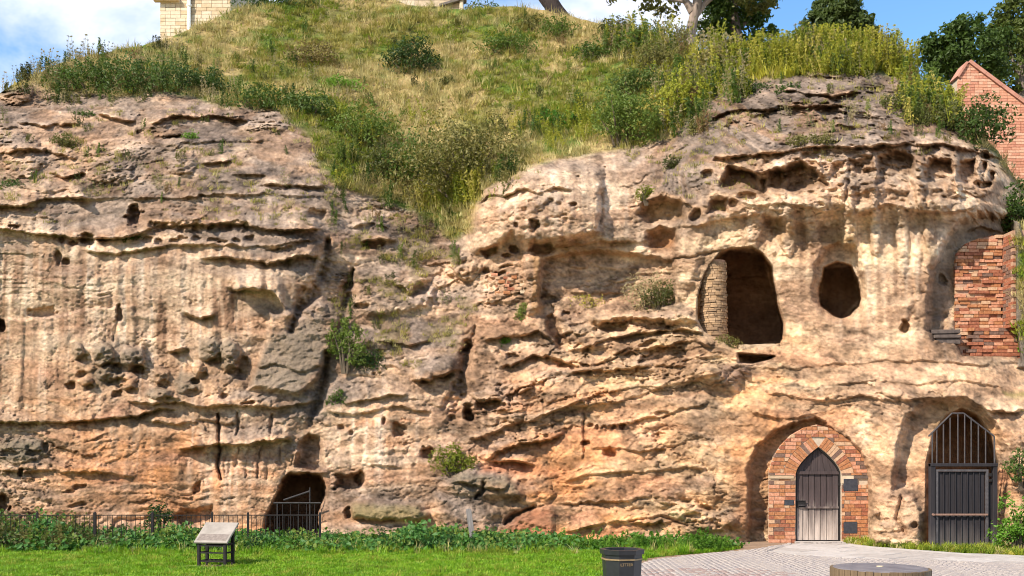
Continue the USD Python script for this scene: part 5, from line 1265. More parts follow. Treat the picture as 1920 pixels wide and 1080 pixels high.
leafy('blade_lawn', [(0, (.085, .19, .005)), (.5, (.16, .31, .010)), (.9, (.24, .39, .016)), (1, (.36, .38, .06))], .35, .55)
leafy('blade_lime', [(0, (.20, .21, .014)), (.5, (.35, .33, .025)), (1, (.50, .43, .07))], .35, .6)

def leaf_arrays(c, out, size, rng, aspect=.55, jitter=1.0):
    """Folded four-cornered leaves at the points c, facing roughly out."""
    n = len(c)
    nn = out + jitter * rng.normal(size=(n, 3)) * .8 + np.array([0, 0, .25])
    nn /= np.linalg.norm(nn, axis=1, keepdims=True)
    a = np.cross(nn, rng.normal(size=(n, 3))); a /= np.maximum(np.linalg.norm(a, axis=1, keepdims=True), 1e-6)
    b = np.cross(nn, a)
    s = (size * rng.uniform(.6, 1.35, n))[:, None]
    v = np.stack([c - a * s * .5, c + b * s * aspect * .5 + nn * s * .12, c + a * s * .5 - nn * s * .08, c - b * s * aspect * .5 + nn * s * .12], 1)
    f = (np.arange(n) * 4)[:, None, None] + np.array([[0, 1, 2], [0, 2, 3]])[None]
    return v.reshape(-1, 3), f.reshape(-1, 3)

def cloud_points(rng, lobes, n, shell=.55):
    """Points in a heap of ellipsoids (centre, radii), denser towards their skins, in clumps."""
    w = np.array([l[1][0] * l[1][1] + l[1][0] * l[1][2] for l in lobes]); w = w / w.sum()
    pts, outs = [], []
    for (c, r), k in zip(lobes, (w * n).astype(int) + 1):
        d = rng.normal(size=(k, 3)); d /= np.linalg.norm(d, axis=1, keepdims=True)
        nc = max(6, k // 26)
        cd = rng.normal(size=(nc, 3)); cd /= np.linalg.norm(cd, axis=1, keepdims=True)
        pick = rng.randint(0, nc, k)
        mixd = cd[pick] + .34 * d
        mixd /= np.linalg.norm(mixd, axis=1, keepdims=True)
        use = rng.rand(k) < .75
        dd = np.where(use[:, None], mixd, d)
        rad = np.where(use, (.72 + .42 * rng.rand(nc))[pick] + .12 * rng.normal(size=k), shell + (1 - shell) * rng.rand(k))
        pts.append(np.asarray(c) + dd * np.asarray(r) * rad[:, None]); outs.append(dd)
    return np.vstack(pts), np.vstack(outs)

def shrub(u, vb, w, h, mat, label, name='shrub', seed=None, leaf=.085, dens=1.0, cat_='bush', lobes_n=None, group=None, sink=.05, depth=.75, stems=5, base=None, tall=False, aspect=.55):
    rng = np.random.RandomState(int(u * 7 + vb * 13) % 9973 if seed is None else seed)
    p = ground(u, vb)[0][0] if base is None else np.asarray(base)
    s = p[1] / FPX
    W, H = w * s, h * s
    t = thing(name, label, cat_, (p[0], p[1] + .1, p[2] - sink), 0, group)
    nl = lobes_n or int(np.clip(round(4 + 3 * W / max(H, .2)), 4, 16))
    lobes = []
    for k in range(nl):
        x = W / 2 * .78 * (2 * (k + .5) / nl - 1) + rng.uniform(-.06, .06) * W
        env = math.sqrt(max(.08, 1 - (x / (W / 2)) ** 2))
        rr = rng.uniform(.20, .33) * min(W, H * 1.5) if not tall else rng.uniform(.12, .2) * H
        zt = H * env * rng.uniform(.72, 1.0)
        lobes.append(((x, rng.uniform(-.35, .3) * W * depth * .6 - .05, max(zt - rr, rr * .6)), (rr * rng.uniform(.8, 1.2), rr * depth * 1.1, rr * rng.uniform(.8, 1.1))))
        lobes.append(((x * .85, rng.uniform(-.3, .2) * W * depth * .5, max(zt * .45, rr * .5)), (rr * 1.05, rr * depth * 1.2, rr)))
    n = int(dens * 3.4 * W * H / (leaf * leaf * .5)) + 60
    c, o = cloud_points(rng, lobes, n)
    keep = c[:, 2] > -.05
    v, f = leaf_arrays(c[keep], o[keep], leaf, rng, aspect)
    st = []
    for k in range(stems):
        l = lobes[(k * 2 * max(1, nl // stems)) % len(lobes)][0]
        mid_ = (l[0] * .55 + rng.uniform(-.05, .05), l[1] * .5, l[2] * .5)
        st.append(tube([(l[0] * .25, 0, -.1), mid_, l], [.018 + .012 * H, .014 + .006 * H, .006], 5))
    obj('stem', cat(st), 'twig', t)
    obj('foliage', trimesh.Trimesh(v, f, process=False), mat, t)
    return t

def blade_mesh(n, h, spread, rng, w=.012, lean=.5, seg=2, broad=1.0):
    """A tuft of bent tapering blades."""
    vs, fs = [], []
    for k in range(n):
        a = rng.uniform(0, 2 * math.pi); r = spread * math.sqrt(rng.rand())
        b = np.array([r * math.cos(a), r * math.sin(a), 0])
        az = a + rng.normal() * .9
        d = np.array([math.cos(az), math.sin(az), 0])
        hh, ll = h * rng.uniform(.55, 1.15), lean * rng.uniform(.2, 1.3)
        side = np.array([-d[1], d[0], 0]) * w * rng.uniform(.7, 1.3) * broad
        q0, q1, q2 = b, b + d * hh * ll * .3 + [0, 0, hh * .6], b + d * hh * ll + [0, 0, hh * (1 - .3 * ll * ll)]
        o = len(vs)
        vs += [q0 - side, q0 + side, q1 - side * .75, q1 + side * .75, q2]
        fs += [[o, o + 1, o + 3], [o, o + 3, o + 2], [o + 2, o + 3, o + 4]]
    return trimesh.Trimesh(np.array(vs), np.array(fs), process=False)

def scatter(name, protos, pos, kinds, scale, rot, label, cat_):
    pi = UsdGeom.PointInstancer.Define(stage, path_of(name))
    tag(pi.GetPrim(), label, cat_, None, 'stuff')
    for k, (pn, mesh, mat) in enumerate(protos):
        pr = obj(pn, mesh, mat, pi.GetPrim())
        pi.GetPrototypesRel().AddTarget(pr.GetPath())
    pi.CreateProtoIndicesAttr(Vt.IntArray.FromNumpy(np.asarray(kinds, np.int32)))
    pi.CreatePositionsAttr(Vt.Vec3fArray.FromNumpy(np.asarray(pos, np.float32)))
    sc = np.asarray(scale, np.float32)
    pi.CreateScalesAttr(Vt.Vec3fArray.FromNumpy(np.stack([sc, sc, sc], -1) if sc.ndim == 1 else sc))
    q = [Gf.Quath(*map(float, r)) for r in rot]
    pi.CreateOrientationsAttr(Vt.QuathArray(q))
    return pi.GetPrim()
def spin(rng, n, tilt=.12):
    a = rng.uniform(0, 2 * math.pi, n); tx_, ty_ = rng.normal(size=n) * tilt / 2, rng.normal(size=n) * tilt / 2
    q = np.stack([np.cos(a / 2), tx_, ty_, np.sin(a / 2)], -1)
    return q / np.linalg.norm(q, axis=1, keepdims=True)

rv = np.random.RandomState(77)
# ---- grass of the hill
N = 60000
uu, vv = rv.uniform(-200, 1990, N), rv.uniform(-10, 720, N)
ok = vv > np.interp(uu, cols, vtop) + 1
uu, vv = uu[ok], vv[ok]
pg, ng = ground(uu, vv)
hm, sm_ = field(hill, uu, vv), field(scree, uu, vv)
gp_ = field(gsel, uu, vv); g2 = fb(np.stack([uu / 70, vv / 36, 0 * uu], -1), 3, 301)
upw = field(Nsm[..., 2], uu, vv); gr_ = field(GREY, uu, vv)
ledgy = (hm < .3) & (vv < 420) & (upw > .5) & (gr_ > .35) & (g2 > .5)
pr_ = np.where(hm > .45, .62, np.where(sm_ > .3, .5, np.where(ledgy, .26, 0)))
keep = rv.rand(len(uu)) < pr_ * (pg[:, 1] / 30) ** 1.2
uu, vv, pg, hm, sm_, gp_, g2 = (a[keep] for a in (uu, vv, pg, hm, sm_, gp_, g2))
protos = [('straw_tuft', blade_mesh(26, .34, .16, rv, .011, .6), 'blade_straw'), ('straw_stalks', blade_mesh(20, .55, .16, rv, .008, .45), 'blade_straw'), ('olive_tuft', blade_mesh(28, .32, .17, rv, .012, .6), 'blade_olive'),
          ('olive_stalks', blade_mesh(20, .5, .18, rv, .010, .4), 'blade_olive'), ('green_tuft', blade_mesh(30, .26, .18, rv, .013, .7), 'blade_green'), ('lime_tuft', blade_mesh(22, .46, .16, rv, .016, .45), 'blade_lime')]
bluff_top = (uu > 1335) & (uu < 1720) & (vv < 150)
base_k = np.where(gp_ + .35 * (g2 - .5) > .56, np.where(rv.rand(len(uu)) < .6, 4, 2), np.where(gp_ > .49, np.where(rv.rand(len(uu)) < .5, 2, 3), np.where(rv.rand(len(uu)) < .55, 0, 1)))
rnd = rv.rand(len(uu))
base_k = np.where(rnd < .2, rv.choice([0, 1, 2, 3, 4], len(uu)), base_k)
base_k = np.where((uu > 1180) & (uu < 1360) & (rv.rand(len(uu)) < .55), rv.choice([3, 5, 2], len(uu)), base_k)
base_k = np.where(bluff_top & (rv.rand(len(uu)) < .8), 5, base_k)
base_k = np.where((hm < .3), rv.choice([0, 2, 3], len(uu)), base_k)
scl = rv.uniform(.45, 1.0, len(uu)) * np.where(hm < .3, .6, 1.0) * np.where(bluff_top, 1.2, 1)
scl = np.stack([scl, scl, scl * np.where(bluff_top, .62, rv.uniform(.35, .75, len(uu)))], -1)
pg[:, 2] -= .03
scatter('hill_grass', protos, pg, base_k, scl, spin(rv, len(uu), .25), 'dry straw and green grass tufts growing all over the hill above the cliff', 'grass')
# ---- tall yellow-green weeds on the bluff
def weed(n, h, rng, mat_leaf_n=9):
    vs, fs, o = [], [], 0
    for k in range(n):
        x, y = rng.normal(size=2) * .12
        hh = h * rng.uniform(.6, 1.1); lx_, ly_ = rng.normal(size=2) * .12 * h
        nl = mat_leaf_n
        tpar = np.linspace(.12, 1, nl)
        c = np.stack([x + lx_ * tpar ** 2, y + ly_ * tpar ** 2, hh * tpar], -1)
        c = np.repeat(c, 4, 0) + rng.normal(size=(nl * 4, 3)) * np.array([.05, .05, .03]) * (1.3 - np.repeat(tpar, 4))[:, None]
        v, f = leaf_arrays(c, rng.normal(size=(len(c), 3)) * .5, .095, rng, .34)
        vs.append(v); fs.append(f + o); o += len(v)
        m = cyl((x, y, 0), (x + lx_, y + ly_, hh), .007, .003, 4)
        vs.append(m.vertices); fs.append(m.faces + o); o += len(m.vertices)
    return trimesh.Trimesh(np.vstack(vs), np.vstack(fs), process=False)
wp = [('lime_weed', weed(5, .95, rv), 'leaf_yellow'), ('lime_weed', weed(4, .75, rv), 'leaf_yellow'), ('green_weed', weed(5, .7, rv), 'leaf_mid'), ('dry_weed', weed(5, .8, rv, 6), 'leaf_dry'), ('olive_weed', weed(5, .6, rv), 'leaf_olive')]
ws = []
def weeds(n, u0, u1, v0, v1, kinds, smin=.7, smax=1.15):
    for _ in range(n):
        u = rv.uniform(u0, u1)
        ws.append((u, max(rv.uniform(v0, v1), np.interp(u, cols, vtop) + 2), rv.choice(kinds), rv.uniform(smin, smax)))
weeds(420, 1365, 1705, 96, 142, [0, 0, 1, 1, 1, 2, 3], .55, 1.0); weeds(70, 1300, 1400, 95, 195, [0, 1, 1, 2, 3]); weeds(60, 1690, 1790, 140, 235, [1, 2, 1, 4])
weeds(70, 1230, 1330, 150, 260, [1, 2, 4, 3]); weeds(60, 790, 900, 320, 398, [0, 1, 0, 1], .6, 1.0); weeds(60, 1130, 1290, 60, 120, [2, 4, 3, 1]); weeds(70, 560, 1130, 30, 230, [4, 3, 2, 4], .4, .7)
weeds(90, 60, 560, 90, 200, [4, 2, 3], .4, .8); weeds(60, 620, 960, 230, 390, [2, 4, 1], .5, 1.0); weeds(36, 960, 1120, 200, 290, [1, 2, 1], .5, .9); weeds(50, 620, 860, 380, 640, [4, 3, 2], .35, .6); weeds(36, 0, 600, 210, 380, [4, 3, 2], .3, .55)
weeds(40, 1440, 1850, 140, 270, [4, 3, 2], .3, .6); weeds(40, 0, 300, 85, 190, [3, 4], .5, .9)
ws = np.array(ws)
wpos, _ = ground(ws[:, 0], ws[:, 1]); wpos[:, 2] -= .04
scatter('tall_weeds', wp, wpos, ws[:, 2].astype(int), ws[:, 3], spin(rv, len(ws), .1), 'tall yellow green weeds and dry stalks standing on the hill and the bluff top', 'weeds')

# ---- lawn
N = 15000
from shapely import contains_xy
x, y = rv.uniform(-10.5, 5.2, N), 14.2 + 7.0 * rv.rand(N)
ok = contains_xy(LAWN, x, y) & (np.abs(x / y) < .62) & (((x - sg.GetAttribute('xformOp:translate').Get()[0] + .1) / .5) ** 2 + ((y - SD) / .36) ** 2 > 1)
x, y = x[ok], y[ok]
lp_ = [('lawn_tuft', blade_mesh(46, .075, .13, rv, .0055, .8), 'blade_lawn'), ('lawn_tuft', blade_mesh(46, .06, .13, rv, .0055, 1.0), 'blade_lawn'), ('rough_tuft', blade_mesh(40, .10, .10, rv, .006, .7), 'blade_green')]
kk = np.where(rv.rand(len(x)) < .07, 2, rv.randint(0, 2, len(x)))
scatter('lawn_grass', lp_, np.stack([x, y, 0 * x], -1), kk, rv.uniform(.7, 1.15, len(x)), spin(rv, len(x), .1), 'short bright green mown lawn in front of the ivy', 'lawn')
x, y = rv.uniform(-11, 4.6, 1300), rv.uniform(18.8, 20.6, 1300)
x, y = x[meshkit.noise(np.stack([x * 1.3, y, 0 * x], -1), 3) > .35], y[meshkit.noise(np.stack([x * 1.3, y, 0 * x], -1), 3) > .35]
ok = contains_xy(LAWN, x, y)
x, y = x[ok], y[ok]
scatter('long_grass', [('long_tuft', blade_mesh(30, .20, .10, rv, .008, .6), 'blade_green'), ('long_tuft', blade_mesh(26, .26, .10, rv, .008, .5), 'blade_lawn'), ('seed_stalks', blade_mesh(12, .34, .08, rv, .006, .35), 'blade_straw')], np.stack([x, y, 0 * x], -1), rv.choice([0, 1, 1, 0, 0, 1, 1, 0, 2], len(x)), rv.uniform(.35, .85, len(x)), spin(rv, len(x), .2), 'longer unmown grass where the lawn meets the ivy', 'grass')
# ---- verge between the path and the gate, and along the far lawn edge
x, y = rv.uniform(6.8, 11.5, 2600), rv.uniform(17.8, 22, 2600)
ok = contains_xy(VERGE, x, y)
x, y = x[ok], y[ok]
ok = ~((np.abs(x - GX) < .66) & (y > GATE_D - .22))
x, y = x[ok], y[ok]
vp_ = [('verge_tuft', blade_mesh(30, .16, .10, rv, .008, .7), 'blade_green'), ('verge_tuft', blade_mesh(30, .13, .10, rv, .008, .8), 'blade_lime'), ('dry_tuft', blade_mesh(26, .12, .1, rv, .007, .8), 'blade_straw')]
scatter('verge_grass', vp_, np.stack([x, y, 0 * x], -1), rv.choice([0, 0, 0, 1, 2], len(x)), rv.uniform(.5, 1.15, len(x)), spin(rv, len(x), .2), 'ragged grass verge between the paving and the barred gate', 'grass')

# ---- ivy and nettles along the foot of the cliff
def ivy_band(n, hfun, yfun, u0, u1, rng, size, dens_clump=18):
    cl = n // dens_clump
    u = rng.uniform(u0, u1, cl)
    t = rng.rand(cl)
    y0, y1 = yfun(u)
    y = y0 + (y1 - y0) * t
    h = hfun(u) * (1 - .55 * np.abs(2 * t - 1) ** 2) * rng.uniform(.3, 1.1, cl) * (.35 + 1.3 * meshkit.noise(np.stack([u / 40, t * 3, 0 * u], -1), 5))
    c = np.stack([(u - 960) / FPX * 20.5 * (y / 20.5), y, h], -1)
    c = np.repeat(c, dens_clump, 0) + rng.normal(size=(cl * dens_clump, 3)) * np.array([.12, .10, .07])
    c[:, 2] = np.abs(c[:, 2]) * (1 - .5 * (rng.rand(len(c)) < .4) * rng.rand(len(c))) + .01
    o = rng.normal(size=c.shape) * .4 + [0, -.5, .7]
    return leaf_arrays(c, o, size, rng, .8)
ih = lambda u: np.interp(u, [-200, 0, 60, 180, 260, 330, 400, 480, 560, 640, 720, 790, 850, 900, 1000, 1100, 1250, 1370], [.40, .46, .46, .20, .15, .34, .18, .15, .17, .12, .18, .40, .32, .18, .13, .12, .12, .06])
iy = lambda u: (np.interp(u, [-200, 0, 400, 800, 1000, 1200, 1380], [19.2, 19.3, 19.6, 19.2, 19.3, 19.7, 20.4]), np.interp(u, [-200, 400, 1000, 1380], [22.8, 22.6, 22.2, 21.4]))
v1, f1_ = ivy_band(12000, ih, iy, -150, 1080, rv, .105)
tag(obj('ivy', trimesh.Trimesh(v1, f1_, process=False), 'leaf_ivy'), 'dark green ivy and nettles sprawling along the foot of the cliff', 'ivy', None, 'stuff')
v1, f1_ = ivy_band(8000, lambda u: ih(u) * .8, lambda u: (iy(u)[0] - .1, iy(u)[1]), -150, 1385, rv, .095)
tag(obj('bramble', trimesh.Trimesh(v1, f1_, process=False), 'leaf_bright'), 'bright green weeds mixed through the ivy between lawn and cliff', 'weeds', None, 'stuff')
v1, f1_ = ivy_band(7000, lambda u: ih(u) * 1.15, iy, -150, 1000, rv, .085)
tag(obj('nettles', trimesh.Trimesh(v1, f1_, process=False), 'leaf_mid'), 'paler nettles standing a little above the ivy along the cliff foot', 'nettles', None, 'stuff')
ns_ = []
for u_, k_ in [(rv.uniform(-120, 180), 1) for _ in range(46)] + [(rv.uniform(200, 1000), 0) for _ in range(60)] + [(rv.uniform(760, 880), 0) for _ in range(22)] + [(rv.uniform(1000, 1370), 2) for _ in range(60)]:
    y_ = rv.uniform(19.4, 21.6) if u_ < 1000 else rv.uniform(19.6, 20.6)
    ns_.append(((u_ - 960) / FPX * y_, y_, 0, k_, rv.uniform(.35, .75) if k_ else rv.uniform(.3, .6)))
ns_ = np.array(ns_)
scatter('wild_stalks', [('green_stalk', weed(5, .7, rv), 'leaf_ivy'), ('brown_stalk', weed(5, .9, rv, 7), 'leaf_olive'), ('light_stalk', weed(5, .5, rv), 'leaf_bright')], ns_[:, :3], ns_[:, 3].astype(int), ns_[:, 4], spin(rv, len(ns_), .2), 'taller weeds and stalks standing up out of the ivy at the cliff foot', 'weeds')
v1, f1_ = ivy_band(2600, lambda u: ih(u) * 1.2, iy, -150, 260, rv, .08)
tag(obj('dead_stalks', trimesh.Trimesh(v1, f1_, process=False), 'leaf_olive'), 'brownish weeds among the ivy in front of the fence at the far left', 'weeds', None, 'stuff')

# ------------------------------------------------------------------ shrubs, one by one
shrub(770, 138, 96, 92, 'leaf_dark', 'dark green round bush on the straw slope below the terrace wall')
shrub(952, 102, 92, 64, 'leaf_mid', 'low rounded green bush high on the slope right of the terrace wall')
shrub(585, 124, 96, 62, 'leaf_olive', 'dark olive bush alone on the slope below the stone building')
shrub(868, 362, 220, 178, 'leaf_olive', 'largest brownish green bush at the head of the gully, with upright twigs', dens=1.0, leaf=.095, stems=12)
shrub(776, 352, 130, 130, 'leaf_mid', 'green bush pressed against the left of the large brownish bush', dens=.8)
shrub(680, 270, 130, 84, 'leaf_mid', 'wide low green bush upslope left of the large brownish bush')
shrub(712, 330, 90, 70, 'leaf_olive', 'small olive bush on the slope above the gully scree')
shrub(1168, 276, 132, 132, 'leaf_mid', 'dense green bush right on the edge above the pale rock block', leaf=.08)
shrub(1190, 186, 100, 84, 'leaf_dark', 'dark bush directly upslope of the dense bush on the rock edge')
shrub(1112, 112, 66, 50, 'leaf_mid', 'green bush near the skyline left of the pale tree trunk')
shrub(1282, 214, 110, 96, 'leaf_yellow', 'yellow green bush on the slope left of the bluff top', dens=.8)
shrub(1205, 92, 100, 56, 'leaf_mid', 'leafy bush on the skyline at the left foot of the pale tree', base=ground(1205, 92)[0][0])
shrub(1335, 146, 90, 66, 'leaf_olive', 'olive bush below the dark tree where hill meets bluff')
shrub(165, 168, 150, 66, 'leaf_mid', 'leftmost green scrub on the rounded left shoulder of the hill', dens=.9)
shrub(268, 174, 180, 84, 'leaf_dark', 'dark green scrub in the middle of the left shoulder of the hill')
shrub(362, 170, 130, 64, 'leaf_dark', 'dark scrub at the right end of the left shoulder thicket')
shrub(488, 204, 110, 62, 'leaf_mid', 'low green bush above the grey ledges, beside the left thicket')
shrub(572, 212, 110, 56, 'leaf_dark', 'flat dark green bush at the edge where ledges meet the slope')
shrub(1842, 278, 120, 130, 'leaf_mid', 'tall green bush in front of the red brick gable', dens=.95)
shrub(1762, 236, 96, 62, 'leaf_olive', 'olive bush on the right shoulder of the bluff')
shrub(1906, 440, 80, 120, 'leaf_mid', 'green bush at the right frame edge below the brick gable', base=at(1908, 440, 23.6))
shrub(1925, 672, 50, 110, 'leaf_bright', 'bright leaves at the right frame edge beside the brick infill', base=at(1927, 672, 22.4), dens=.8)
shrub(1918, 1036, 92, 128, 'leaf_bright', 'bright green bush at the right frame edge beside the barred gate', base=(at(1918, 1036, 19.4)[0], 19.4, 0), leaf=.07)
shrub(1918, 905, 64, 92, 'leaf_dark', 'dark fine-leaved plant hanging above the bright bush beside the gate', base=at(1922, 905, 20.1), leaf=.06, dens=.7)
shrub(655, 690, 74, 116, 'leaf_mid', 'tall green plant growing in the dark gully crack', 'plant', cat_='plant', leaf=.06, dens=.8, depth=.4, base=ground(650, 690)[0][0] - [0, .25, 0])
shrub(690, 692, 62, 44, 'leaf_dark', 'dark creeping plant at the foot of the tall gully plant', 'plant', cat_='plant', leaf=.055, depth=.5)
shrub(852, 884, 80, 62, 'leaf_yellow', 'yellow green plant on the ledge above the grey boulder', 'plant', cat_='plant', leaf=.06, depth=.5, base=ground(850, 884)[0][0] - [0, .18, 0])
shrub(1222, 580, 96, 96, 'leaf_dry', 'tall dry pale plant in the rock alcove left of the big cave', 'plant', cat_='plant', leaf=.055, dens=.45, depth=.4, stems=10)
shrub(1240, 578, 66, 70, 'leaf_olive', 'green undergrowth in the right corner of the rock alcove', 'plant', cat_='plant', leaf=.055, dens=.6, depth=.4)
shrub(1105, 575, 70, 34, 'leaf_yellow', 'sparse yellow green grass clump on the alcove ledge', 'plant', cat_='plant', leaf=.05, dens=.4, depth=.4)
shrub(240, 452, 48, 26, 'leaf_mid', 'small green plant under the keyhole niche in the left wall', 'plant', cat_='plant', leaf=.05, depth=.4)
shrub(120, 276, 60, 36, 'leaf_olive', 'olive tuft in the upper left ledges', 'plant', cat_='plant', leaf=.055, depth=.5)
shrub(354, 260, 38, 22, 'leaf_bright', 'small bright green tuft on the upper grey ledges', 'plant', cat_='plant', leaf=.05, depth=.5)
shrub(156, 218, 46, 20, 'leaf_dark', 'small dark tuft just below the left thicket', 'plant', cat_='plant', leaf=.05, depth=.5)
shrub(18, 352, 52, 26, 'leaf_dark', 'dark tuft on a ledge at the left frame edge', 'plant', cat_='plant', leaf=.05, depth=.5)
shrub(985, 602, 36, 44, 'leaf_mid', 'green plant at the foot of the pale rock pillar', 'plant', cat_='plant', leaf=.045, depth=.4)
shrub(948, 648, 22, 24, 'leaf_bright', 'tiny bright plant on the stepped rocks', 'plant', cat_='plant', leaf=.04, depth=.4, stems=2)
shrub(1214, 372, 40, 36, 'leaf_yellow', 'yellow flowering tuft above the double hollow', 'plant', cat_='plant', leaf=.05, depth=.4)
shrub(630, 768, 36, 50, 'leaf_mid', 'green plant low in the gully crack beside the grey slab', 'plant', cat_='plant', leaf=.05, depth=.4)
shrub(650, 962, 24, 28, 'leaf_mid', 'small plant on the end of the mossy slab', 'plant', cat_='plant', leaf=.045, depth=.4, stems=2)
shrub(1362, 648, 56, 30, 'leaf_olive', 'small weeds at the foot of the masonry pier in the cave mouth', 'plant', cat_='plant', leaf=.04, depth=.4, dens=.7)
shrub(298, 1000, 46, 60, 'leaf_dark', 'blue green bramble rising behind the fence at left', 'plant', cat_='plant', leaf=.07, base=(at(298, 1000, 21.6)[0], 21.6, .35))
shrub(835, 160, 40, 26, 'leaf_olive', 'tiny olive bush in the middle of the straw slope', leaf=.07)
shrub(1262, 318, 40, 40, 'leaf_olive', 'olive tuft on the sloping rock edge left of the bluff', 'plant', cat_='plant', leaf=.05, depth=.5)
shrub(1520, 268, 110, 24, 'leaf_olive', 'flat strip of weeds on the bluff terrace', 'plant', cat_='plant', leaf=.05, depth=.5)
shrub(1480, 172, 60, 26, 'leaf_dark', 'dark weeds in the hollow near the bluff top', 'plant', cat_='plant', leaf=.05, depth=.5)
shrub(1720, 232, 70, 40, 'leaf_olive', 'brownish weeds on the right slope of the bluff', 'plant', cat_='plant', leaf=.05, depth=.5)
hp = ground(515, 12)[0][0]
shrub(520, 14, 180, 58, 'leaf_dark', 'dark clipped hedge on the crest right of the stone building', 'hedge', cat_='hedge', base=(hp[0], hp[1] + .5, hp[2] - .05))
hp = ground(905, 16)[0][0]
shrub(905, 18, 80, 50, 'leaf_dark', 'dark bush on the crest beside the terrace wall', base=(hp[0], hp[1] + .8, hp[2] - .1))

shrub(1240, 132, 96, 70, 'leaf_olive', 'brownish green bush below the skyline left of the pale trunk')
shrub(1232, 236, 70, 76, 'leaf_yellow', 'yellow green bush between the dense edge bush and the bluff slope')
shrub(1050, 70, 70, 50, 'leaf_mid', 'green bush right below the leaning trunk on the crest')
shrub(1000, 56, 60, 40, 'leaf_olive', 'olive scrub on the crest left of the leaning trunk')
shrub(1155, 66, 76, 44, 'leaf_olive', 'thin olive scrub on the skyline under the white cloud')
shrub(640, 168, 90, 34, 'leaf_bright', 'flat bright green patch of growth on the left of the straw slope')
shrub(1040, 236, 110, 40, 'leaf_bright', 'low bright green mound on the slope above the pale rock block')
shrub(1410, 176, 76, 34, 'leaf_mid', 'grey green growth on the left shoulder of the bluff top', 'plant', cat_='plant', leaf=.06)
shrub(1690, 205, 90, 44, 'leaf_olive', 'brown olive scrub hanging on the bluff right of its top rocks', 'plant', cat_='plant', leaf=.06)
# ------------------------------------------------------------------ trees
def tree(name, label, base, limbs, lobes, n, leaf, mat, bark, seed):
    """limbs: polylines with radii, the first the trunk; lobes: (centre, radii) of the crown, all relative to the base."""
    rng = np.random.RandomState(seed)
    t = thing(name, label, 'tree', base)
    obj('trunk', tube(limbs[0][0], limbs[0][1], 12), bark, t, smooth=50)
    for pts, rad in limbs[1:]:
        obj('limb', tube(pts, rad, 7), bark, t, smooth=50)
    more = []
    for c_, r_ in lobes:
        more.append((c_, tuple(np.array(r_) * .95)))
        for _ in range(4):
            d = rng.normal(size=3); d /= np.linalg.norm(d); d[2] = abs(d[2]) * .8 if rng.rand() < .7 else d[2]
            k_ = rng.uniform(.28, .5)
            more.append((tuple(np.array(c_) + d * np.array(r_) * rng.uniform(.75, 1.1)), tuple(np.array(r_) * k_)))
    c, o = cloud_points(rng, more, n, .35)
    v, f = leaf_arrays(c, o, leaf, rng)
    obj('crown', trimesh.Trimesh(v, f, process=False), mat, t)
    return t
def rel(u, v, D, b):
    return tuple(at(u, v, D) - np.asarray(b))
# pale-barked tree at the top, its crown mostly above the picture
D1 = 33.5; b = at(1292, 84, D1)
R1 = lambda u, v, dy=0: rel(u, v, D1 + dy, b)
lob = []
for u, v, ru2, rv2, dy in [(1170, -20, 50, 22, 0), (1215, -10, 40, 24, -.5), (1150, -60, 60, 30, .4), (1250, -50, 60, 40, .3), (1330, -60, 70, 50, 0), (1255, 22, 24, 14, .3), (1420, -10, 50, 26, .2), (1390, -40, 60, 40, -.4), (1290, -110, 110, 50, 0), (1390, -100, 70, 50, .5), (1200, -110, 60, 40, 0)]:
    lob.append((R1(u, v, dy), (ru2 * D1 / FPX, ru2 * D1 / FPX * .9, rv2 * D1 / FPX)))
tree('pale_tree', 'tall tree with a pale bare trunk leaning right on the hilltop, crown above', b,
     [([R1(1291, 90), R1(1295, 62), R1(1300, 36), R1(1306, 10), R1(1312, -20), R1(1318, -60)], [.24, .17, .155, .15, .14, .09]), ([R1(1301, 34), R1(1320, 8, .1), R1(1352, -20, .2), R1(1390, -50, .2)], [.12, .10, .08, .05]),
      ([R1(1298, 22), R1(1287, 4), R1(1262, -22), R1(1230, -40)], [.14, .11, .08, .04]), ([R1(1287, 4), R1(1240, -4), R1(1190, -12), R1(1150, -20)], [.06, .05, .035, .02])], lob, 9000, .17, 'leaf_olive', 'bark_pale', 71)
# dark dense tree behind it
D2 = 36.0; b = at(1385, 120, D2)
R2 = lambda u, v, dy=0: rel(u, v, D2 + dy, b)
lob = [(R2(u, v, dy), (r * D2 / FPX, r * D2 / FPX, r * .8 * D2 / FPX)) for u, v, r, dy in [(1340, 36, 34, 0), (1392, 46, 36, .3), (1375, 5, 40, 0), (1334, -4, 34, .3), (1420, 14, 30, 0), (1352, 78, 30, -.2), (1408, 82, 26, .1), (1322, 62, 24, 0), (1440, -14, 26, 0), (1365, -40, 50, 0), (1445, 60, 18, 0), (1380, 104, 34, 0), (1340, 108, 26, .2), (1426, 104, 20, 0)]]
tree('dark_tree', 'dense dark blue green tree standing behind the pale trunk', b, [([R2(1385, 124), R2(1380, 80), R2(1376, 20), R2(1370, -30)], [.25, .22, .16, .08]), ([R2(1380, 70), R2(1345, 40)], [.1, .04]), ([R2(1380, 60), R2(1415, 25)], [.1, .04])], lob, 9000, .16, 'leaf_dark', 'bark', 72)
D3 = 40.0; b = at(1566, 150, D3)
R3 = lambda u, v, dy=0: rel(u, v, D3 + dy, b)
lob = [(R3(u, v, dy), (r * D3 / FPX, r * D3 / FPX, r * .85 * D3 / FPX)) for u, v, r, dy in [(1566, 30, 36, 0), (1530, 50, 32, 0), (1602, 50, 34, 0), (1545, 18, 28, .4), (1585, 18, 28, -.2), (1510, 66, 22, 0), (1630, 66, 20, 0), (1566, 70, 44, 0), (1615, 40, 22, .3)]]
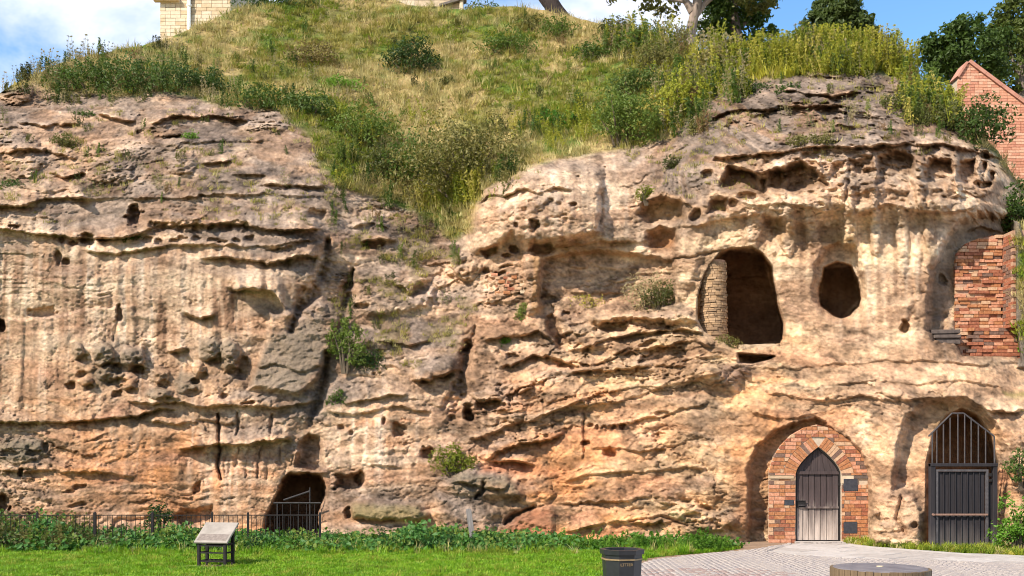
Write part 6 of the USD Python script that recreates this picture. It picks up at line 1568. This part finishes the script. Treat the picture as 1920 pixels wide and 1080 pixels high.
tree('round_tree', 'dome shaped dark green tree rising behind the bluff top', b, [([R3(1566, 155), R3(1565, 100), R3(1566, 40)], [.3, .24, .1]), ([R3(1565, 100), R3(1530, 55)], [.12, .04]), ([R3(1565, 95), R3(1604, 52)], [.12, .04])], lob, 10000, .17, 'leaf_autumn', 'bark', 73)
D4 = 38.0; b = at(1800, 260, D4)
R4 = lambda u, v, dy=0: rel(u, v, D4 + dy, b)
lob = [(R4(u, v, dy), (r * D4 / FPX, r * D4 / FPX, r * .8 * D4 / FPX)) for u, v, r, dy in [(1750, 92, 30, 0), (1738, 110, 22, .3), (1790, 70, 34, 0), (1815, 50, 28, .2), (1830, 85, 40, -.2), (1770, 120, 34, 0), (1870, 80, 34, 0), (1860, 130, 36, 0), (1800, 130, 40, .2)]]
tree('spreading_tree', 'blue green spreading tree behind the peak of the brick gable', b, [([R4(1800, 265), R4(1802, 170), R4(1805, 90)], [.3, .24, .1]), ([R4(1802, 165), R4(1755, 100)], [.12, .04]), ([R4(1802, 160), R4(1850, 90)], [.12, .04])], lob, 10000, .16, 'leaf_mid', 'bark', 74)
D5 = 41.0; b = at(1905, 280, D5)
R5 = lambda u, v, dy=0: rel(u, v, D5 + dy, b)
lob = [(R5(u, v, dy), (r * D5 / FPX, r * D5 / FPX, r * .85 * D5 / FPX)) for u, v, r, dy in [(1895, 30, 34, 0), (1930, 10, 40, 0), (1880, 60, 30, .3), (1920, 70, 44, 0), (1960, 60, 50, 0), (1900, 110, 40, 0), (1960, 120, 50, 0), (1890, 150, 30, 0), (1990, 30, 40, 0)]]
tree('autumn_tree', 'yellowing tree at the top right frame edge above the gable', b, [([R5(1905, 285), R5(1915, 170), R5(1920, 60)], [.32, .26, .1]), ([R5(1915, 170), R5(1890, 80)], [.12, .04]), ([R5(1915, 160), R5(1960, 70)], [.12, .04])], lob, 10000, .18, 'leaf_autumn', 'bark', 75)
D6 = 35.0; b = at(1052, 40, D6)
R6 = lambda u, v, dy=0: rel(u, v, D6 + dy, b)
lob = [(R6(u, v, dy), (r * D6 / FPX, r * D6 / FPX, r * .8 * D6 / FPX)) for u, v, r, dy in [(985, -90, 50, 0), (940, -70, 40, .3), (1000, -130, 60, 0), (920, -120, 50, 0), (1050, -120, 40, 0)]]
tree('leaning_tree', 'dark leaning tree trunk on the crest left of the white cloud', b, [([R6(1056, 48), R6(1042, 22), R6(1026, -6), R6(1006, -50), R6(990, -100)], [.40, .30, .26, .2, .1]), ([R6(1042, 20), R6(1024, 8), R6(1010, -10), R6(985, -40)], [.16, .14, .12, .06])], lob, 4000, .2, 'leaf_mid', 'bark_dark', 76)
